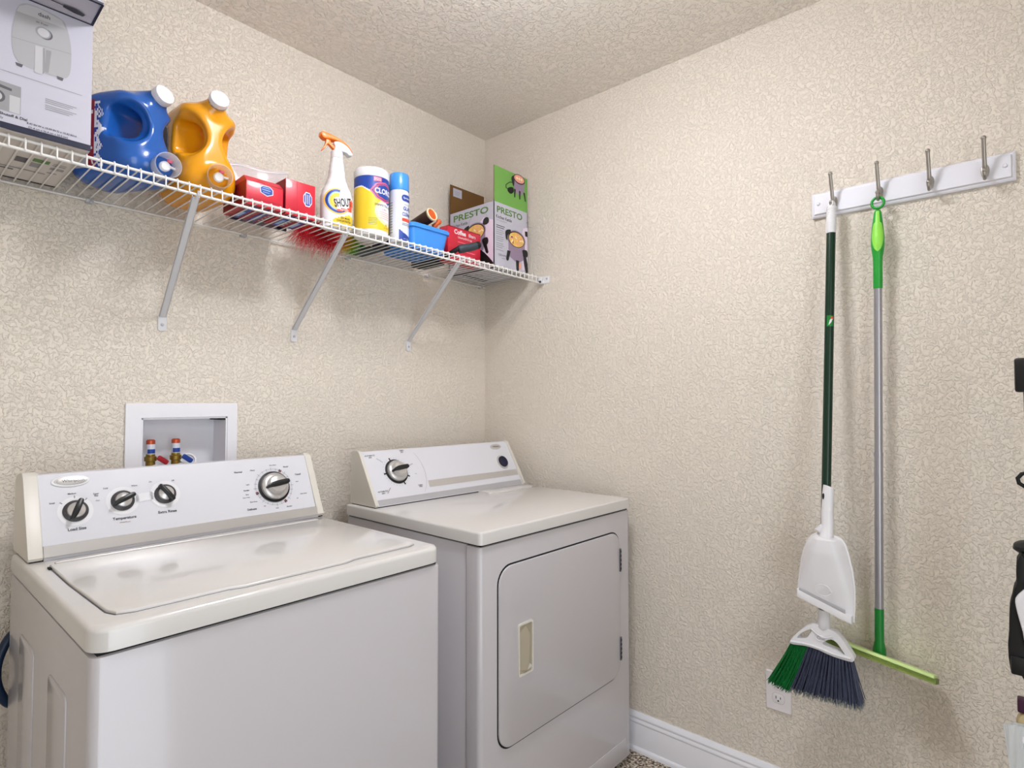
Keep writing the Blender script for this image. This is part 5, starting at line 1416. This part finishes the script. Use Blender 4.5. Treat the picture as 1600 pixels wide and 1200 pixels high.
# ------------------------------------------------------------------ black rack with hanging things at the right edge of the view
RX = -.25
def rk(y, z): return Vector((RX, y, z))
t = thing('utility_stand', 'black upright utility stand at the right edge, with a square cap on its post', 'stand', (RX, -1.85, 0))
b = B().box((RX-.011, -1.846, .02), (RX+.011, -1.824, 1.30), 'blackm', .002)
b.build('post', t)
B().box((RX-.020, -1.856, 1.262), (RX+.020, -1.8105, 1.334), 'black', .005).build('post_cap', t)
B().box((RX-.16, -1.850, .0), (RX+.10, -1.822, .022), 'blackm', .004).box((RX-.014, -2.10, .0), (RX+.014, -1.822, .022), 'blackm', .004).build('foot_bar', t)
b = B().lathe([(.0001, -.005), (.016, -.004), (.020, .003), (.017, .010), (.008, .013), (.0001, .0135)], 'black', rk(-1.820, .935), Vector((-.35, .25, 1)), 28)
b.build('knob', t)
B().tube([rk(-1.824, 1.062), rk(-1.813, 1.070), rk(-1.811, 1.080), rk(-1.818, 1.090), rk(-1.826, 1.092)], .004, 'blackm', 10).build('wire_hook', t)
t2 = thing('tool_caddy', 'black caddy with a white cloth tucked in, on the stand at the right edge', 'caddy', (RX, -1.82, .68))
b = B()
b.prism(smooth2([(1.8215, .914), (1.806, .914), (1.805, .870), (1.801, .858), (1.797, .835), (1.793, .815), (1.791, .760), (1.789, .740), (1.792, .690), (1.808, .684), (1.8215, .684)], 2), (RX+.004, 0, 0), RU, Z3, .050, 'blackm', .004)
b.build('pouch', t2)
B().prism(smooth2([(1.8215, .866), (1.8165, .860), (1.8030, .840), (1.8045, .815), (1.8125, .775), (1.8150, .755), (1.8215, .750)], 3), (RX-.0455, 0, 0), RU, Z3, .010, 'white', .003).build('white_cloth', t2)
B().box((RX-.052, -1.823, .684), (RX+.004, -1.7925, .722), 'black', .004).build('buckle', t2)
tag(B().box((RX-.012, -1.823, .594), (RX+.012, -1.8005, .622), 'plum', .003).build('plum_clip'), 'small plum coloured clip on the stand below the black caddy', 'clip')
tag(B().prism(smooth2([(1.823, .592), (1.806, .590), (1.799, .575), (1.799, .556), (1.806, .535), (1.812, .515), (1.823, .510)], 3), (RX+.012, 0, 0), RU, Z3, .026, 'beige', .006).build('cloth_pad'), 'beige folded cloth pad hanging low on the stand at the right edge', 'cloth')
t3 = thing('clear_package', 'crinkled clear plastic package hanging at the foot of the stand, lower right corner', 'package', (RX-.02, -1.80, .45))
b = B()
def pk(sd):
    def fn(u, w):
        z = .565-.165*w; yl = 1.777+.010*w*1.0+.008*max(0, w-.0)
        return Vector((RX-.024+sd*.008*math.sin(PI*u)*(1-.3*w)+.002*math.sin(u*21+w*9), -(yl+(1.825-yl)*u), z+.010*math.sin(u*PI*.9)))
    return fn
b.grid(14, 12, pk(-1), lambda u, w: 'film'); b.grid(14, 12, pk(1), lambda u, w: 'film')
b.build('film', t3, angle=80, recalc=False)
g = B().box((RX-.030, -1.823, .40), (RX-.020, -1.806, .556), 'whitem', .002)
for k in range(9): g.box((RX-.0308, -1.821, .512+k*.0034), (RX-.0302, -1.809, .5135+k*.0034), 'ink2')
g.box((RX-.0308, -1.821, .446), (RX-.0302, -1.810, .450), 'ink2'); g.build('printed_card', t3)
B().prism(smooth2([(1.7855, .475), (1.788, .470), (1.7895, .452), (1.786, .440), (1.783, .448), (1.784, .462)], 3), (RX-.032, 0, 0), RU, Z3, .003, 'blackm').build('tag', t3)

# ------------------------------------------------------------------ navy hose loop between the washer and the back wall
pp = catmull([(-1.600, -.080, .735), (-1.637, -.100, .717), (-1.657, -.108, .680), (-1.663, -.110, .640), (-1.656, -.108, .600), (-1.637, -.100, .566), (-1.600, -.080, .548), (-1.56, -.070, .56), (-1.54, -.066, .64), (-1.56, -.070, .72)], 8, True)
tag(B().tube(pp, .0095, 'hose', 12, closed=True).build('drain_hose'), 'dark navy hose loop bulging out behind the left side of the washing machine', 'hose')
